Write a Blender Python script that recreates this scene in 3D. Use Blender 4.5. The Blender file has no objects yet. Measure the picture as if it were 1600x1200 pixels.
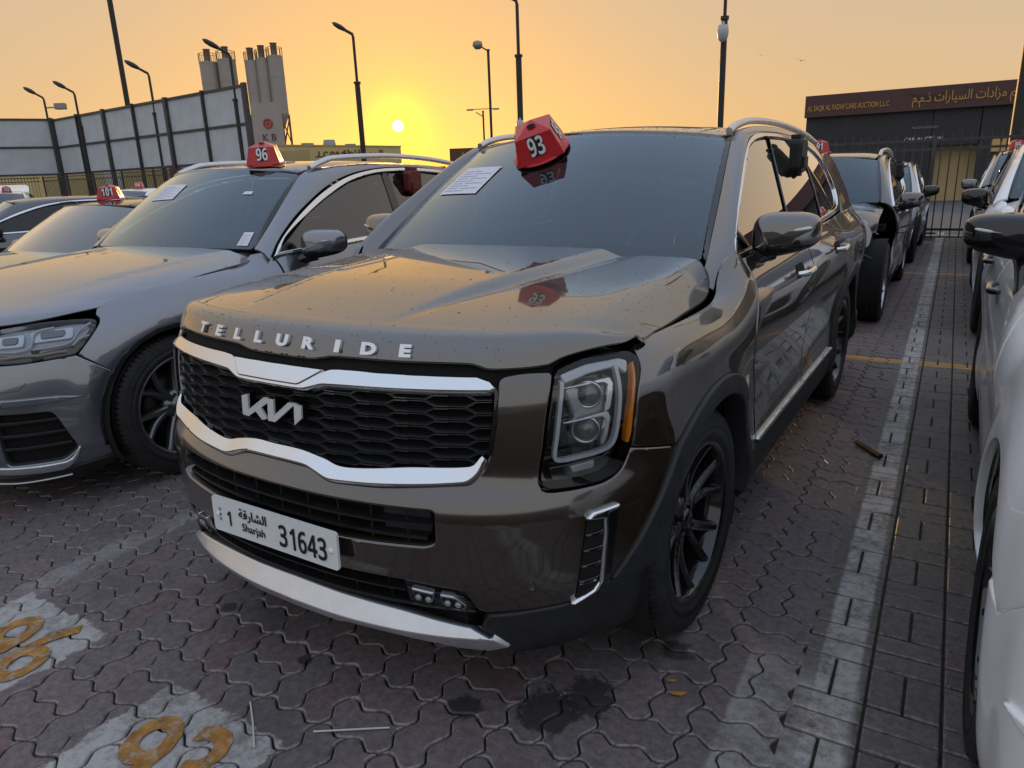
import bpy, bmesh, math, random
import numpy as np
from mathutils import Vector, Matrix, geometry
random.seed(7); np.random.seed(7)
R_ = math.radians
scene = bpy.context.scene
COL = scene.collection

# ---------------------------------------------------------------- camera
cam_d = bpy.data.cameras.new('camera'); cam = bpy.data.objects.new('camera', cam_d); COL.objects.link(cam)
scene.camera = cam
cam_d.sensor_width = 36.0; cam_d.lens = 36.0 * 1127.42 / 1600.0; cam_d.clip_start = .05; cam_d.clip_end = 6000
_yaw, _pit, _rol = -.56752, .28337, -.03709
_f = Vector((math.sin(_yaw)*math.cos(_pit), math.cos(_yaw)*math.cos(_pit), -math.sin(_pit)))
_r = Vector((math.cos(_yaw), -math.sin(_yaw), 0)); _u = _r.cross(_f)
_r2 = _r*math.cos(_rol) + _u*math.sin(_rol); _u2 = -_r*math.sin(_rol) + _u*math.cos(_rol)
cam.matrix_world = Matrix(((_r2.x,_u2.x,-_f.x,1.60303),(_r2.y,_u2.y,-_f.y,-1.21287),(_r2.z,_u2.z,-_f.z,1.50964),(0,0,0,1)))
scene.render.resolution_x = 1024; scene.render.resolution_y = 768

# ---------------------------------------------------------------- sky and sun (low evening sun in dusty air)
SUN_AZ, SUN_EL = R_(-40.27), R_(3.68)        # azimuth from +y towards +x
SUN = Vector((math.sin(SUN_AZ)*math.cos(SUN_EL), math.cos(SUN_AZ)*math.cos(SUN_EL), math.sin(SUN_EL)))
world = bpy.data.worlds.new('World'); scene.world = world; world.use_nodes = True
nt = world.node_tree; N = nt.nodes; LK = nt.links; N.clear()
def wn(t, **k):
    n = N.new(t)
    for a, b in k.items(): setattr(n, a, b)
    return n
def wmath(op, a, b=None, clamp=False):
    n = wn('ShaderNodeMath', operation=op, use_clamp=clamp)
    for i, q in enumerate((a, b)):
        if q is None: continue
        if isinstance(q, (int, float)): n.inputs[i].default_value = q
        else: LK.new(q, n.inputs[i])
    return n.outputs[0]
def wmix(fac, a, b, bt='MIX'):
    n = wn('ShaderNodeMix', data_type='RGBA', blend_type=bt)
    for i, q in ((0, fac), (6, a), (7, b)):
        if isinstance(q, (int, float)): n.inputs[i].default_value = q
        elif isinstance(q, tuple): n.inputs[i].default_value = (*q, 1)
        else: LK.new(q, n.inputs[i])
    return n.outputs[2]
sky = wn('ShaderNodeTexSky', sky_type='NISHITA', sun_disc=False, sun_elevation=SUN_EL, sun_rotation=SUN_AZ,
         altitude=0, air_density=1.0, dust_density=1.0, ozone_density=1.5)
tc = wn('ShaderNodeTexCoord')
dp = wn('ShaderNodeVectorMath', operation='DOT_PRODUCT'); LK.new(tc.outputs['Generated'], dp.inputs[0]); dp.inputs[1].default_value = SUN
cosang = dp.outputs['Value']
sep = wn('ShaderNodeSeparateXYZ'); LK.new(tc.outputs['Generated'], sep.inputs[0])
el = wmath('MAXIMUM', sep.outputs['Z'], 0.0)
# dust haze: tan towards the sun, thinning to a blue-grey dome away from it and overhead
toward = wn('ShaderNodeMapRange', interpolation_type='SMOOTHSTEP'); LK.new(cosang, toward.inputs[0])
toward.inputs[1].default_value = -.25; toward.inputs[2].default_value = .95
lown = wn('ShaderNodeMapRange', interpolation_type='SMOOTHSTEP'); LK.new(el, lown.inputs[0])
lown.inputs[1].default_value = .22; lown.inputs[2].default_value = .85; lown.inputs[3].default_value = 1; lown.inputs[4].default_value = 0
lowness = lown.outputs[0]
hz = wmath('MULTIPLY', toward.outputs[0], lowness)
dome = wmix(lowness, (.58,.67,.84), (.64,.63,.64))
upness = wn('ShaderNodeMapRange', interpolation_type='SMOOTHSTEP'); LK.new(el, upness.inputs[0]); upness.inputs[1].default_value = .02; upness.inputs[2].default_value = .32
col = wmix(hz, dome, wmix(upness.outputs[0], (.68,.425,.205), (.57,.445,.315)))
g1 = wmath('POWER', wmath('MAXIMUM', cosang, 0.0), 24.0)
col = wmix(wmath('MULTIPLY', g1, .80), col, (.84,.405,.085))
g2 = wmath('POWER', wmath('MAXIMUM', cosang, 0.0), 620.0)
col = wmix(wmath('MULTIPLY', g2, .75), col, (1.05,.56,.03))
g3 = wmath('POWER', wmath('MAXIMUM', cosang, 0.0), 2600.0)
col = wmix(wmath('MULTIPLY', g3, .9), col, (1.6,1.15,.06))
disc = wn('ShaderNodeMapRange', interpolation_type='SMOOTHSTEP'); LK.new(cosang, disc.inputs[0])
disc.inputs[1].default_value = math.cos(R_(.42)); disc.inputs[2].default_value = math.cos(R_(.33))
col = wmix(disc.outputs[0], col, (7.0,6.2,3.6))
bgA = wn('ShaderNodeBackground'); LK.new(sky.outputs[0], bgA.inputs[0]); bgA.inputs[1].default_value = .015
bgB = wn('ShaderNodeBackground'); LK.new(col, bgB.inputs[0]); bgB.inputs[1].default_value = .80
addw = wn('ShaderNodeAddShader'); LK.new(bgA.outputs[0], addw.inputs[0]); LK.new(bgB.outputs[0], addw.inputs[1])
wout = wn('ShaderNodeOutputWorld'); LK.new(addw.outputs[0], wout.inputs[0])
sd = bpy.data.lights.new('sun', 'SUN'); sd.energy = 1.6; sd.angle = R_(.6); sd.color = (1, .58, .22)
so = bpy.data.objects.new('sun', sd); COL.objects.link(so); so.rotation_euler = SUN.to_track_quat('Z', 'Y').to_euler()
vs = scene.view_settings; vs.view_transform = 'Standard'; vs.look = 'None'; vs.gamma = 1; vs.exposure = .36; vs.use_curve_mapping = False
scene.cycles.max_bounces = 8; scene.cycles.transparent_max_bounces = 12; scene.cycles.caustics_reflective = False; scene.cycles.caustics_refractive = False
scene.cycles.use_denoising = True
scene.cycles.sample_clamp_indirect = 6
# ---------------------------------------------------------------- helpers: objects
def link(o, parent=None, label=None, cat=None, group=None, kind=None):
    COL.objects.link(o)
    if parent is not None: o.parent = parent
    return tag(o, label, cat, group, kind)
def tag(o, label=None, cat=None, group=None, kind=None):
    if label: o['label'] = label
    if cat: o['category'] = cat
    if group: o['group'] = group
    if kind: o['kind'] = kind
    return o
def thing(name, loc=(0,0,0), rz=0., label=None, cat=None, group=None):
    o = bpy.data.objects.new(name, None); o.location = loc; o.rotation_euler = (0,0,rz); o.empty_display_size = .2
    return link(o, None, label, cat, group)
def mk(name, V, F, mat, parent=None, smooth=True, normals=None, fm=None, **kw):
    me = bpy.data.meshes.new(name); me.from_pydata(np.asarray(V, float).tolist(), [], [[int(i) for i in f] for f in F])
    for m in (mat if isinstance(mat, (list, tuple)) else [mat]): me.materials.append(m)
    if fm is not None: me.polygons.foreach_set('material_index', np.array(fm, dtype=np.int32))
    me.polygons.foreach_set('use_smooth', np.full(len(me.polygons), bool(smooth)))
    me.update()
    if normals is not None: me.normals_split_custom_set_from_vertices(np.asarray(normals, float).tolist())
    return link(bpy.data.objects.new(name, me), parent, **kw)
def copy_tree(o, parent=None):
    c = o.copy(); COL.objects.link(c); c.parent = parent
    for ch in list(o.children): copy_tree(ch, c)
    return c
class MB:
    """collects boxes, prisms, tubes and lathes into one mesh"""
    def __init__(s): s.V = []; s.F = []; s.sm = []; s.m = []
    def add(s, V, F, smooth=False, mi=0):
        b = len(s.V); s.V += [tuple(map(float, q)) for q in V]; s.F += [tuple(b+i for i in f) for f in F]; s.sm += [smooth]*len(F); s.m += [mi]*len(F); return s
    def box(s, c, d, rot=None, mi=0, bev=0.):
        hx, hy, hz = d[0]/2, d[1]/2, d[2]/2
        if bev > 0:
            bm = bmesh.new(); bmesh.ops.create_cube(bm, size=1); bmesh.ops.scale(bm, vec=d, verts=bm.verts)
            bmesh.ops.bevel(bm, geom=bm.edges[:], offset=bev, segments=2, affect='EDGES', profile=.5)
            bm.verts.index_update(); V = [v.co.copy() for v in bm.verts]; F = [[v.index for v in f.verts] for f in bm.faces]; bm.free()
        else:
            V = [Vector((x, y, z)) for x in (-hx, hx) for y in (-hy, hy) for z in (-hz, hz)]
            F = [(0,1,3,2),(4,6,7,5),(0,4,5,1),(2,3,7,6),(0,2,6,4),(1,5,7,3)]
        if rot is not None: V = [rot @ v for v in V]
        return s.add([v + Vector(c) for v in V], F, False, mi)
    def tube(s, pts, rad, n=10, cap=True, mi=0, closed=False):
        pts = [Vector(q) for q in pts]; m = len(pts); rad = rad if hasattr(rad, '__len__') else [rad]*m
        V = []; F = []; up = None
        for i in range(m):
            a = pts[i-1] if (i > 0 or closed) else pts[0]; b = pts[(i+1) % m] if (i < m-1 or closed) else pts[-1]
            t = (b-a).normalized()
            if up is None: up = t.orthogonal().normalized()
            up = (up - t*up.dot(t)).normalized(); w = t.cross(up)
            for k in range(n):
                an = 2*math.pi*k/n; V.append(pts[i] + (up*math.cos(an) + w*math.sin(an))*rad[i])
        for i in range(m if closed else m-1):
            j = (i+1) % m
            for k in range(n): F.append((i*n+k, i*n+(k+1)%n, j*n+(k+1)%n, j*n+k))
        s.add(V, F, True, mi)
        if cap and not closed: s.add(V[:n], [tuple(range(n-1,-1,-1))], False, mi); s.add(V[-n:], [tuple(range(n))], False, mi)
        return s
    def lathe(s, prof, n=48, axis='x', c=(0,0,0), mi=0, smooth=True, cap=False):
        """prof: (radius, along-axis) pairs"""
        V = []; F = []; k = len(prof)
        for i in range(n):
            a = 2*math.pi*i/n; ca, sa = math.cos(a), math.sin(a)
            for r, t in prof:
                q = (t, r*ca, r*sa) if axis == 'x' else (r*ca, r*sa, t) if axis == 'z' else (r*sa, t, r*ca)
                V.append((q[0]+c[0], q[1]+c[1], q[2]+c[2]))
        for i in range(n):
            j = (i+1) % n
            for t in range(k-1): F.append((i*k+t, i*k+t+1, j*k+t+1, j*k+t))
        return s.add(V, F, smooth, mi)
    def prism(s, poly, fn, mi=0):
        """closed polygon (2d) extruded: fn(p, side) -> 3d point, side 0 / 1"""
        n = len(poly); V = [fn(q, 0) for q in poly] + [fn(q, 1) for q in poly]
        F = [tuple(range(n)), tuple(range(2*n-1, n-1, -1))] + [(i, n+i, n+(i+1)%n, (i+1)%n) for i in range(n)]
        return s.add(V, F, False, mi)
    def build(s, name, mat, parent=None, fixn=True, **kw):
        me = bpy.data.meshes.new(name); me.from_pydata(s.V, [], s.F)
        for m in (mat if isinstance(mat, (list, tuple)) else [mat]): me.materials.append(m)
        me.polygons.foreach_set('use_smooth', np.array(s.sm)); me.polygons.foreach_set('material_index', np.array(s.m, dtype=np.int32)); me.update()
        if fixn:
            bm = bmesh.new(); bm.from_mesh(me); bmesh.ops.recalc_face_normals(bm, faces=bm.faces); bm.to_mesh(me); bm.free()
        return link(bpy.data.objects.new(name, me), parent, **kw)
def text_mesh(txt, size=1., bold=0., ext=0., sx=1., align='CENTER', shear=0., res=3):
    """flat or extruded lettering as a mesh in the local xy plane"""
    cu = bpy.data.curves.new('txt', 'FONT'); cu.body = txt; cu.size = size; cu.align_x = align; cu.align_y = 'CENTER'; cu.offset = bold; cu.extrude = ext; cu.shear = shear
    cu.resolution_u = res
    o = bpy.data.objects.new('txt', cu); me = bpy.data.meshes.new_from_object(o)
    bpy.data.objects.remove(o); bpy.data.curves.remove(cu)
    if sx != 1.:
        for v in me.vertices: v.co.x *= sx
    return me
def digits(txt, bold=True): return ''.join(chr((0x1D7EC if bold else 0x1D7E2)+int(c)) if c.isdigit() else c for c in txt)
def put_text(name, txt, mat, parent, M, center=True, **k):
    me = text_mesh(txt, **k)
    if center and len(me.vertices):
        xs = [v.co.x for v in me.vertices]; ys = [v.co.y for v in me.vertices]; c = Vector(((min(xs)+max(xs))/2, (min(ys)+max(ys))/2, 0))
        for v in me.vertices: v.co -= c
    me.transform(M); me.materials.append(mat); me.update()
    return link(bpy.data.objects.new(name, me), parent)
def frame(o, x, y):
    """matrix placing local xy plane at origin o with axes x (right) and y (up)"""
    x = Vector(x).normalized(); y = Vector(y); y = (y - x*y.dot(x)).normalized(); z = x.cross(y)
    return Matrix(((x.x,y.x,z.x,o[0]),(x.y,y.y,z.y,o[1]),(x.z,y.z,z.z,o[2]),(0,0,0,1)))
# ---------------------------------------------------------------- helpers: 2d outlines
def spl(pts, step=.02, closed=True):
    """closed outline through pts; a third element marks a sharp corner"""
    n = len(pts); P = [np.array(q[:2], float) for q in pts]; sharp = [len(q) > 2 for q in pts]; out = []
    for i in range(n if closed else n-1):
        a, b = P[i], P[(i+1) % n]
        pa = P[i-1] if (closed or i > 0) else a; nb = P[(i+2) % n] if (closed or i < n-2) else b
        L = np.linalg.norm(b-a)
        ta = (b-pa)/max(np.linalg.norm(b-pa), 1e-9)*L; tb = (nb-a)/max(np.linalg.norm(nb-a), 1e-9)*L
        if sharp[i]: ta = (b-a)
        if sharp[(i+1) % n]: tb = (b-a)
        if sharp[i] and not sharp[(i+1) % n]: ta = 2*(b-a)-tb if False else (b-a)
        k = max(1, int(math.ceil(L/step)))
        for j in range(k):
            t = j/k; out.append(a*(1+2*t)*(1-t)**2 + ta*t*(1-t)**2 + b*t*t*(3-2*t) + tb*t*t*(t-1))
    if not closed: out.append(P[-1])
    return np.array(out)
def poly(pts, step=.02): return spl([(q[0], q[1], 1) for q in pts], step)
def rnd(pts, r, step=.01, n=5):
    """polygon with filleted corners; r may be a list"""
    m = len(pts); out = []
    for i in range(m):
        p = np.array(pts[i], float); a = np.array(pts[i-1], float)-p; b = np.array(pts[(i+1) % m], float)-p
        la, lb = np.linalg.norm(a), np.linalg.norm(b); rr = r[i] if hasattr(r, '__len__') else r
        d = min(rr, la*.45, lb*.45)
        if d < 1e-6: out.append(tuple(p)); continue
        A, B = p+a/la*d, p+b/lb*d
        for k in range(n+1):
            t = k/n; q = A*(1-t)**2 + 2*p*t*(1-t) + B*t*t; out.append(tuple(q))
    return poly(out, step)
def inside(P, Q):
    x, y = Q[:,0][:,None], Q[:,1][:,None]; A = P; Bq = np.roll(P, -1, 0); x0, y0, x1, y1 = A[:,0], A[:,1], Bq[:,0], Bq[:,1]
    dy = np.where(y1 == y0, 1e-30, y1-y0); out = np.zeros(len(Q), bool)
    for k in range(0, len(Q), 4000):
        yy = y[k:k+4000]; c = (y0 > yy) != (y1 > yy); h = c & (x[k:k+4000] < (x1-x0)*(yy-y0)/dy+x0); out[k:k+4000] = h.sum(1) % 2 == 1
    return out
def bdist(P, Q):
    """distance of points Q to closed loop P and the vector from Q to the nearest point"""
    best = np.empty(len(Q)); dirv = np.empty((len(Q), 2)); A = P; AB = np.roll(P, -1, 0)-P; L2 = np.maximum((AB*AB).sum(1), 1e-12)
    for k in range(0, len(Q), 2000):
        q = Q[k:k+2000]; wx = q[:,0][:,None]-A[:,0]; wy = q[:,1][:,None]-A[:,1]
        t = np.clip((wx*AB[:,0]+wy*AB[:,1])/L2, 0, 1); dx = t*AB[:,0]-wx; dy = t*AB[:,1]-wy; d = dx*dx+dy*dy; i = d.argmin(1); r = np.arange(len(q))
        best[k:k+2000] = np.sqrt(d[r, i]); dirv[k:k+2000,0] = dx[r, i]; dirv[k:k+2000,1] = dy[r, i]
    return best, dirv
def area2(P): x, y = P[:,0], P[:,1]; return .5*np.sum(x*np.roll(y, -1)-np.roll(x, -1)*y)
def panel(name, S, outline, mat, parent, holes=(), step=.035, r=.004, depth=.015, off=0., flip=False, mirror=False, bulge=0., build=True, eps=1e-3, maxn=60000, extra=None):
    """sheet cut from the surface S(u, v) -> xyz along a 2d outline, with rolled edges and an inward flange, exact normals"""
    loops = [np.array(outline)] + [np.array(h) for h in holes]
    loops[0] = loops[0] if area2(loops[0]) > 0 else loops[0][::-1]
    loops[1:] = [h if area2(h) < 0 else h[::-1] for h in loops[1:]]
    allb = np.vstack(loops); lo = allb.min(0); hi = allb.max(0)
    # hex grid + rings
    nx = int((hi[0]-lo[0])/step)+2; ny = int((hi[1]-lo[1])/(step*.866))+2
    gx, gy = np.meshgrid(np.arange(nx), np.arange(ny)); G = np.stack([(gx+.5*(gy % 2)).ravel()*step+lo[0], gy.ravel()*step*.866+lo[1]], -1).astype(float)
    rings = []
    for Lp in loops:
        t = np.roll(Lp, -1, 0)-np.roll(Lp, 1, 0); t /= np.maximum(np.linalg.norm(t, axis=1), 1e-9)[:,None]; inn = np.stack([-t[:,1], t[:,0]], -1)
        for k in ((.3, .65, 1.) if r > 0 else (.6*step,)): rings.append((Lp+inn*(k*r if r > 0 else k), (k*r if r > 0 else k)))
    def dist(Q):
        d = np.full(len(Q), 1e9); g = np.zeros((len(Q), 2))
        for Lp in loops:
            q, w = bdist(Lp, Q); m = q < d; d[m] = q[m]; g[m] = w[m]
        return d, g
    def ok(Q):
        m = inside(loops[0], Q)
        for h in loops[1:]: m &= ~inside(h, Q)
        return m
    pts = [allb]
    RQ = np.vstack([q for q, _ in rings]); RD = np.concatenate([np.full(len(q), dd) for q, dd in rings]); m = ok(RQ); d, _ = dist(RQ); m &= d > RD*.85; pts.append(RQ[m])
    if extra is not None: G = np.vstack([G, extra])
    m = ok(G); G = G[m]; d, _ = dist(G); pts.append(G[d > max(r*1.5, step*.35)])
    Q = np.vstack(pts); nb = len(allb)
    E = []; b = 0
    for Lp in loops: n = len(Lp); E += [(b+i, b+(i+1) % n) for i in range(n)]; b += n
    vo, eo, fo, ov, oe, of = geometry.delaunay_2d_cdt([Vector(q) for q in Q], E, [], 0, 1e-6, True)
    Q2 = np.array([(q.x, q.y) for q in vo]); F = np.array([f for f in fo if len(f) == 3])
    cen = Q2[F].mean(1); F = F[ok(cen)]
    orig = [o[0] if len(o) else -1 for o in ov]
    u, v = Q2[:,0], Q2[:,1]
    P = S(u, v); du = (S(u+eps, v)-S(u-eps, v))/(2*eps); dv = (S(u, v+eps)-S(u, v-eps))/(2*eps)
    n = np.cross(du, dv); n /= np.maximum(np.linalg.norm(n, axis=1), 1e-12)[:,None]
    if flip: n = -n
    d, g2 = dist(Q2); isb = np.array([0 <= o < nb for o in orig]); d[isb] = 0
    # outward tangent direction towards the edge
    gl = np.maximum(np.linalg.norm(g2, axis=1), 1e-9)
    bi = np.where(isb)[0]
    if len(bi):     # for boundary points take the loop normal
        bn = {}
        for Lp in loops:
            t = np.roll(Lp, -1, 0)-np.roll(Lp, 1, 0); t /= np.maximum(np.linalg.norm(t, axis=1), 1e-9)[:,None]
            for q, w in zip(Lp, np.stack([t[:,1], -t[:,0]], -1)): bn[(round(q[0], 5), round(q[1], 5))] = w
        for i in bi: g2[i] = bn.get((round(Q2[i,0], 5), round(Q2[i,1], 5)), (1, 0)); gl[i] = 1.
    g2 = g2/gl[:,None]
    g3 = du*g2[:,:1]+dv*g2[:,1:]; g3 /= np.maximum(np.linalg.norm(g3, axis=1), 1e-12)[:,None]
    if r > 0:
        k = np.clip((r-d)/r, 0, 1); drop = r-np.sqrt(np.maximum(r*r-(k*r)**2, 0)); k = np.minimum(k, .96)
        nn = n*np.sqrt(1-k*k)[:,None]+g3*k[:,None]
    else: drop = 0*d; nn = n.copy()
    P = P+n*(off-drop+ (bulge*np.clip(d/.05, 0, 1) if bulge else 0))[:,None]
    Ff = F if not flip else F[:, ::-1]
    V = list(P); NN = list(nn); FF = [tuple(f) for f in Ff]
    if depth > 0:
        key = {(round(Q2[i,0], 5), round(Q2[i,1], 5)): i for i in bi}
        for Lp in loops:
            ids = [key.get((round(q[0], 5), round(q[1], 5)), -1) for q in Lp]; ids = [i for i in ids if i >= 0]
            b0 = len(V)
            for i in ids: V.append(P[i]-n[i]*depth); NN.append(g3[i])
            m = len(ids)
            for j in range(m):
                q = (ids[j], b0+j, b0+(j+1) % m, ids[(j+1) % m]); FF.append(q if not flip else q[::-1])
    V = np.array(V); NN = np.array(NN)
    if not build: return V, FF, NN
    o = mk(name, V, FF, mat, parent, True, NN)
    if mirror:
        V2 = V*[-1,1,1]; N2 = NN*[-1,1,1]; return o, mk(name, V2, [f[::-1] for f in FF], mat, parent, True, N2)
    return o
def sweep(name, path, prof, mat, parent, ups, closed=False, smooth=True, cap=True):
    """profile (a: along up, b: sideways) swept along a 3d path with per-point up vectors"""
    path = [Vector(q) for q in path]; m = len(path); k = len(prof); V = []; F = []
    for i in range(m):
        a = path[i-1] if (i > 0 or closed) else path[0]; b = path[(i+1) % m] if (i < m-1 or closed) else path[-1]
        t = (b-a).normalized(); u = Vector(ups[i]); u = (u-t*u.dot(t)).normalized(); w = t.cross(u)
        for q in prof: V.append(path[i]+u*q[0]+w*q[1])
    for i in range(m if closed else m-1):
        j = (i+1) % m
        for q in range(k): F.append((i*k+q, i*k+(q+1) % k, j*k+(q+1) % k, j*k+q))
    mb = MB(); mb.add(V, F, smooth)
    if cap and not closed: mb.add(V[:k], [tuple(range(k))]); mb.add(V[-k:], [tuple(range(k))])
    return mb.build(name, mat, parent)
# ---------------------------------------------------------------- materials
MATS = {}
def mat(name, base, rough=.5, metal=0., coat=0., spec=.5, noise=None, bump=None, emis=None, trans=0., ior=1.45, coat_rough=.03):
    """principled material; noise=(scale, amount[, rough_amount]) mottles colour, bump=(scale, strength)"""
    if name in MATS: return MATS[name]
    m = bpy.data.materials.new(name); m.use_nodes = True; t = m.node_tree; b = t.nodes['Principled BSDF']; MATS[name] = m
    b.inputs['Base Color'].default_value = (*base, 1); b.inputs['Roughness'].default_value = rough; b.inputs['Metallic'].default_value = metal
    b.inputs['Coat Weight'].default_value = coat; b.inputs['Coat Roughness'].default_value = coat_rough; b.inputs['Specular IOR Level'].default_value = spec
    b.inputs['Transmission Weight'].default_value = trans; b.inputs['IOR'].default_value = ior
    if emis: b.inputs['Emission Color'].default_value = (*emis[0], 1); b.inputs['Emission Strength'].default_value = emis[1]
    if noise or bump:
        tcn = t.nodes.new('ShaderNodeTexCoord')
    if noise:
        nz = t.nodes.new('ShaderNodeTexNoise'); nz.inputs['Scale'].default_value = noise[0]; nz.inputs['Detail'].default_value = 6; nz.inputs['Roughness'].default_value = .65
        t.links.new(tcn.outputs['Object'], nz.inputs['Vector'])
        mr = t.nodes.new('ShaderNodeMapRange'); t.links.new(nz.outputs[0], mr.inputs[0]); mr.inputs[1].default_value = .3; mr.inputs[2].default_value = .7
        mr.inputs[3].default_value = 1-noise[1]; mr.inputs[4].default_value = 1+noise[1]
        mx = t.nodes.new('ShaderNodeMix'); mx.data_type = 'RGBA'; mx.blend_type = 'MULTIPLY'; mx.inputs[0].default_value = 1; mx.inputs[6].default_value = (*base, 1)
        t.links.new(mr.outputs[0], mx.inputs[7]); t.links.new(mx.outputs[2], b.inputs['Base Color'])
        if len(noise) > 2:
            m2 = t.nodes.new('ShaderNodeMapRange'); t.links.new(nz.outputs[0], m2.inputs[0]); m2.inputs[1].default_value = .3; m2.inputs[2].default_value = .7
            m2.inputs[3].default_value = max(0, rough-noise[2]); m2.inputs[4].default_value = min(1, rough+noise[2]); t.links.new(m2.outputs[0], b.inputs['Roughness'])
    if bump:
        n2 = t.nodes.new('ShaderNodeTexNoise'); n2.inputs['Scale'].default_value = bump[0]; n2.inputs['Detail'].default_value = 5
        t.links.new(tcn.outputs['Object'], n2.inputs['Vector'])
        bp = t.nodes.new('ShaderNodeBump'); bp.inputs['Strength'].default_value = bump[1]; bp.inputs['Distance'].default_value = .01
        t.links.new(n2.outputs[0], bp.inputs['Height']); t.links.new(bp.outputs[0], b.inputs['Normal'])
    return m
def paint(name, base, metal=.6, rough=.32, dirt=.12, haze=.015, ior=2.1):
    """car paint: flake base under a clear coat, a thin film of dust dulling the coat in patches"""
    if name in MATS: return MATS[name]
    m = mat(name, base, rough, metal, 1.0, .5); t = m.node_tree; b = t.nodes['Principled BSDF']; b.inputs['Coat IOR'].default_value = ior
    tcn = t.nodes.new('ShaderNodeTexCoord'); nz = t.nodes.new('ShaderNodeTexNoise'); nz.inputs['Scale'].default_value = 3.2; nz.inputs['Detail'].default_value = 8; nz.inputs['Roughness'].default_value = .7
    t.links.new(tcn.outputs['Object'], nz.inputs['Vector'])
    mr = t.nodes.new('ShaderNodeMapRange'); t.links.new(nz.outputs[0], mr.inputs[0]); mr.inputs[1].default_value = .42; mr.inputs[2].default_value = .75; mr.inputs[3].default_value = haze; mr.inputs[4].default_value = haze+dirt
    t.links.new(mr.outputs[0], b.inputs['Coat Roughness'])
    mx = t.nodes.new('ShaderNodeMix'); mx.data_type = 'RGBA'; mx.inputs[6].default_value = (*base, 1); mx.inputs[7].default_value = (.16,.14,.12,1)
    m3 = t.nodes.new('ShaderNodeMapRange'); t.links.new(nz.outputs[0], m3.inputs[0]); m3.inputs[1].default_value = .45; m3.inputs[2].default_value = .85; m3.inputs[4].default_value = dirt*.6
    t.links.new(m3.outputs[0], mx.inputs[0]); t.links.new(mx.outputs[2], b.inputs['Base Color'])
    return m
def glass(name, tint, boost=1.0, rough=.0, refl=(1,1,1), dust=0.):
    """thin pane: fresnel mirror over a tinted see-through layer"""
    if name in MATS: return MATS[name]
    m = bpy.data.materials.new(name); m.use_nodes = True; t = m.node_tree; t.nodes.clear(); MATS[name] = m
    tr = t.nodes.new('ShaderNodeBsdfTransparent'); tr.inputs[0].default_value = (*tint, 1)
    gl = t.nodes.new('ShaderNodeBsdfGlossy'); gl.inputs['Roughness'].default_value = rough; gl.inputs['Color'].default_value = (*refl, 1)
    lw = t.nodes.new('ShaderNodeFresnel'); lw.inputs['IOR'].default_value = 1.55
    mt = t.nodes.new('ShaderNodeMath'); mt.operation = 'MULTIPLY'; mt.use_clamp = True; mt.inputs[1].default_value = boost; t.links.new(lw.outputs[0], mt.inputs[0])
    body = tr.outputs[0]
    if dust > 0:
        df = t.nodes.new('ShaderNodeBsdfDiffuse'); df.inputs[0].default_value = (.45,.57,.62,1); m0 = t.nodes.new('ShaderNodeMixShader'); m0.inputs[0].default_value = dust; t.links.new(body, m0.inputs[1]); t.links.new(df.outputs[0], m0.inputs[2]); body = m0.outputs[0]
    mx = t.nodes.new('ShaderNodeMixShader'); t.links.new(mt.outputs[0], mx.inputs[0]); t.links.new(body, mx.inputs[1]); t.links.new(gl.outputs[0], mx.inputs[2])
    o = t.nodes.new('ShaderNodeOutputMaterial'); t.links.new(mx.outputs[0], o.inputs[0])
    return m
M_chrome = mat('chrome', (.78,.79,.80), .07, 1.)
M_satin = mat('satin_silver', (.66,.67,.69), .30, .80, noise=(9,.1,.06))
M_black = mat('black_plastic', (.014,.014,.015), .42, noise=(14,.25,.1))
M_clad = mat('grained_cladding', (.02,.021,.023), .5, noise=(10,.25,.1), bump=(380,.12))
M_gloss = mat('gloss_black', (.006,.006,.007), .08, 0, .6)
M_rubber = mat('tyre_rubber', (.022,.022,.022), .72, noise=(16,.4,.12), bump=(120,.15))
M_dark = mat('dark_void', (.006,.006,.006), .9)
M_rim = mat('gloss_black_alloy', (.012,.012,.013), .16, .2, .8)
M_alloy = mat('grey_alloy', (.16,.165,.17), .28, .8, .3)
M_wsglass = glass('windscreen_glass', (.55,.65,.68), 2.2, refl=(.78,.91,1.0), dust=.01)
M_film = glass('windscreen_film', (.62,.74,.78), 0., dust=.07)
M_sideglass = glass('tinted_glass', (.06,.06,.065), 2.0)
M_lens = glass('clear_lens', (.92,.93,.95), .8)
M_red = mat('red_plastic', (.50,.012,.018), .32, 0, .3, noise=(12,.12,.08))
M_white = mat('white_print', (.78,.78,.78), .5)
M_paper = mat('paper_sheet', (.72,.72,.80), .8, noise=(30,.04))
M_ink = mat('black_print', (.012,.012,.013), .5)
M_interior = mat('interior_trim', (.03,.03,.032), .7, noise=(20,.2))
M_seat = mat('seat_leather', (.06,.055,.05), .55)
M_amber = mat('amber_lens', (1.0,.30,.015), .15, 0, .6)
M_reflector = mat('lamp_reflector', (.62,.64,.66), .12, .9)
M_frit = mat('glass_frit', (.012,.013,.018), .12, 0, .5)
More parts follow.
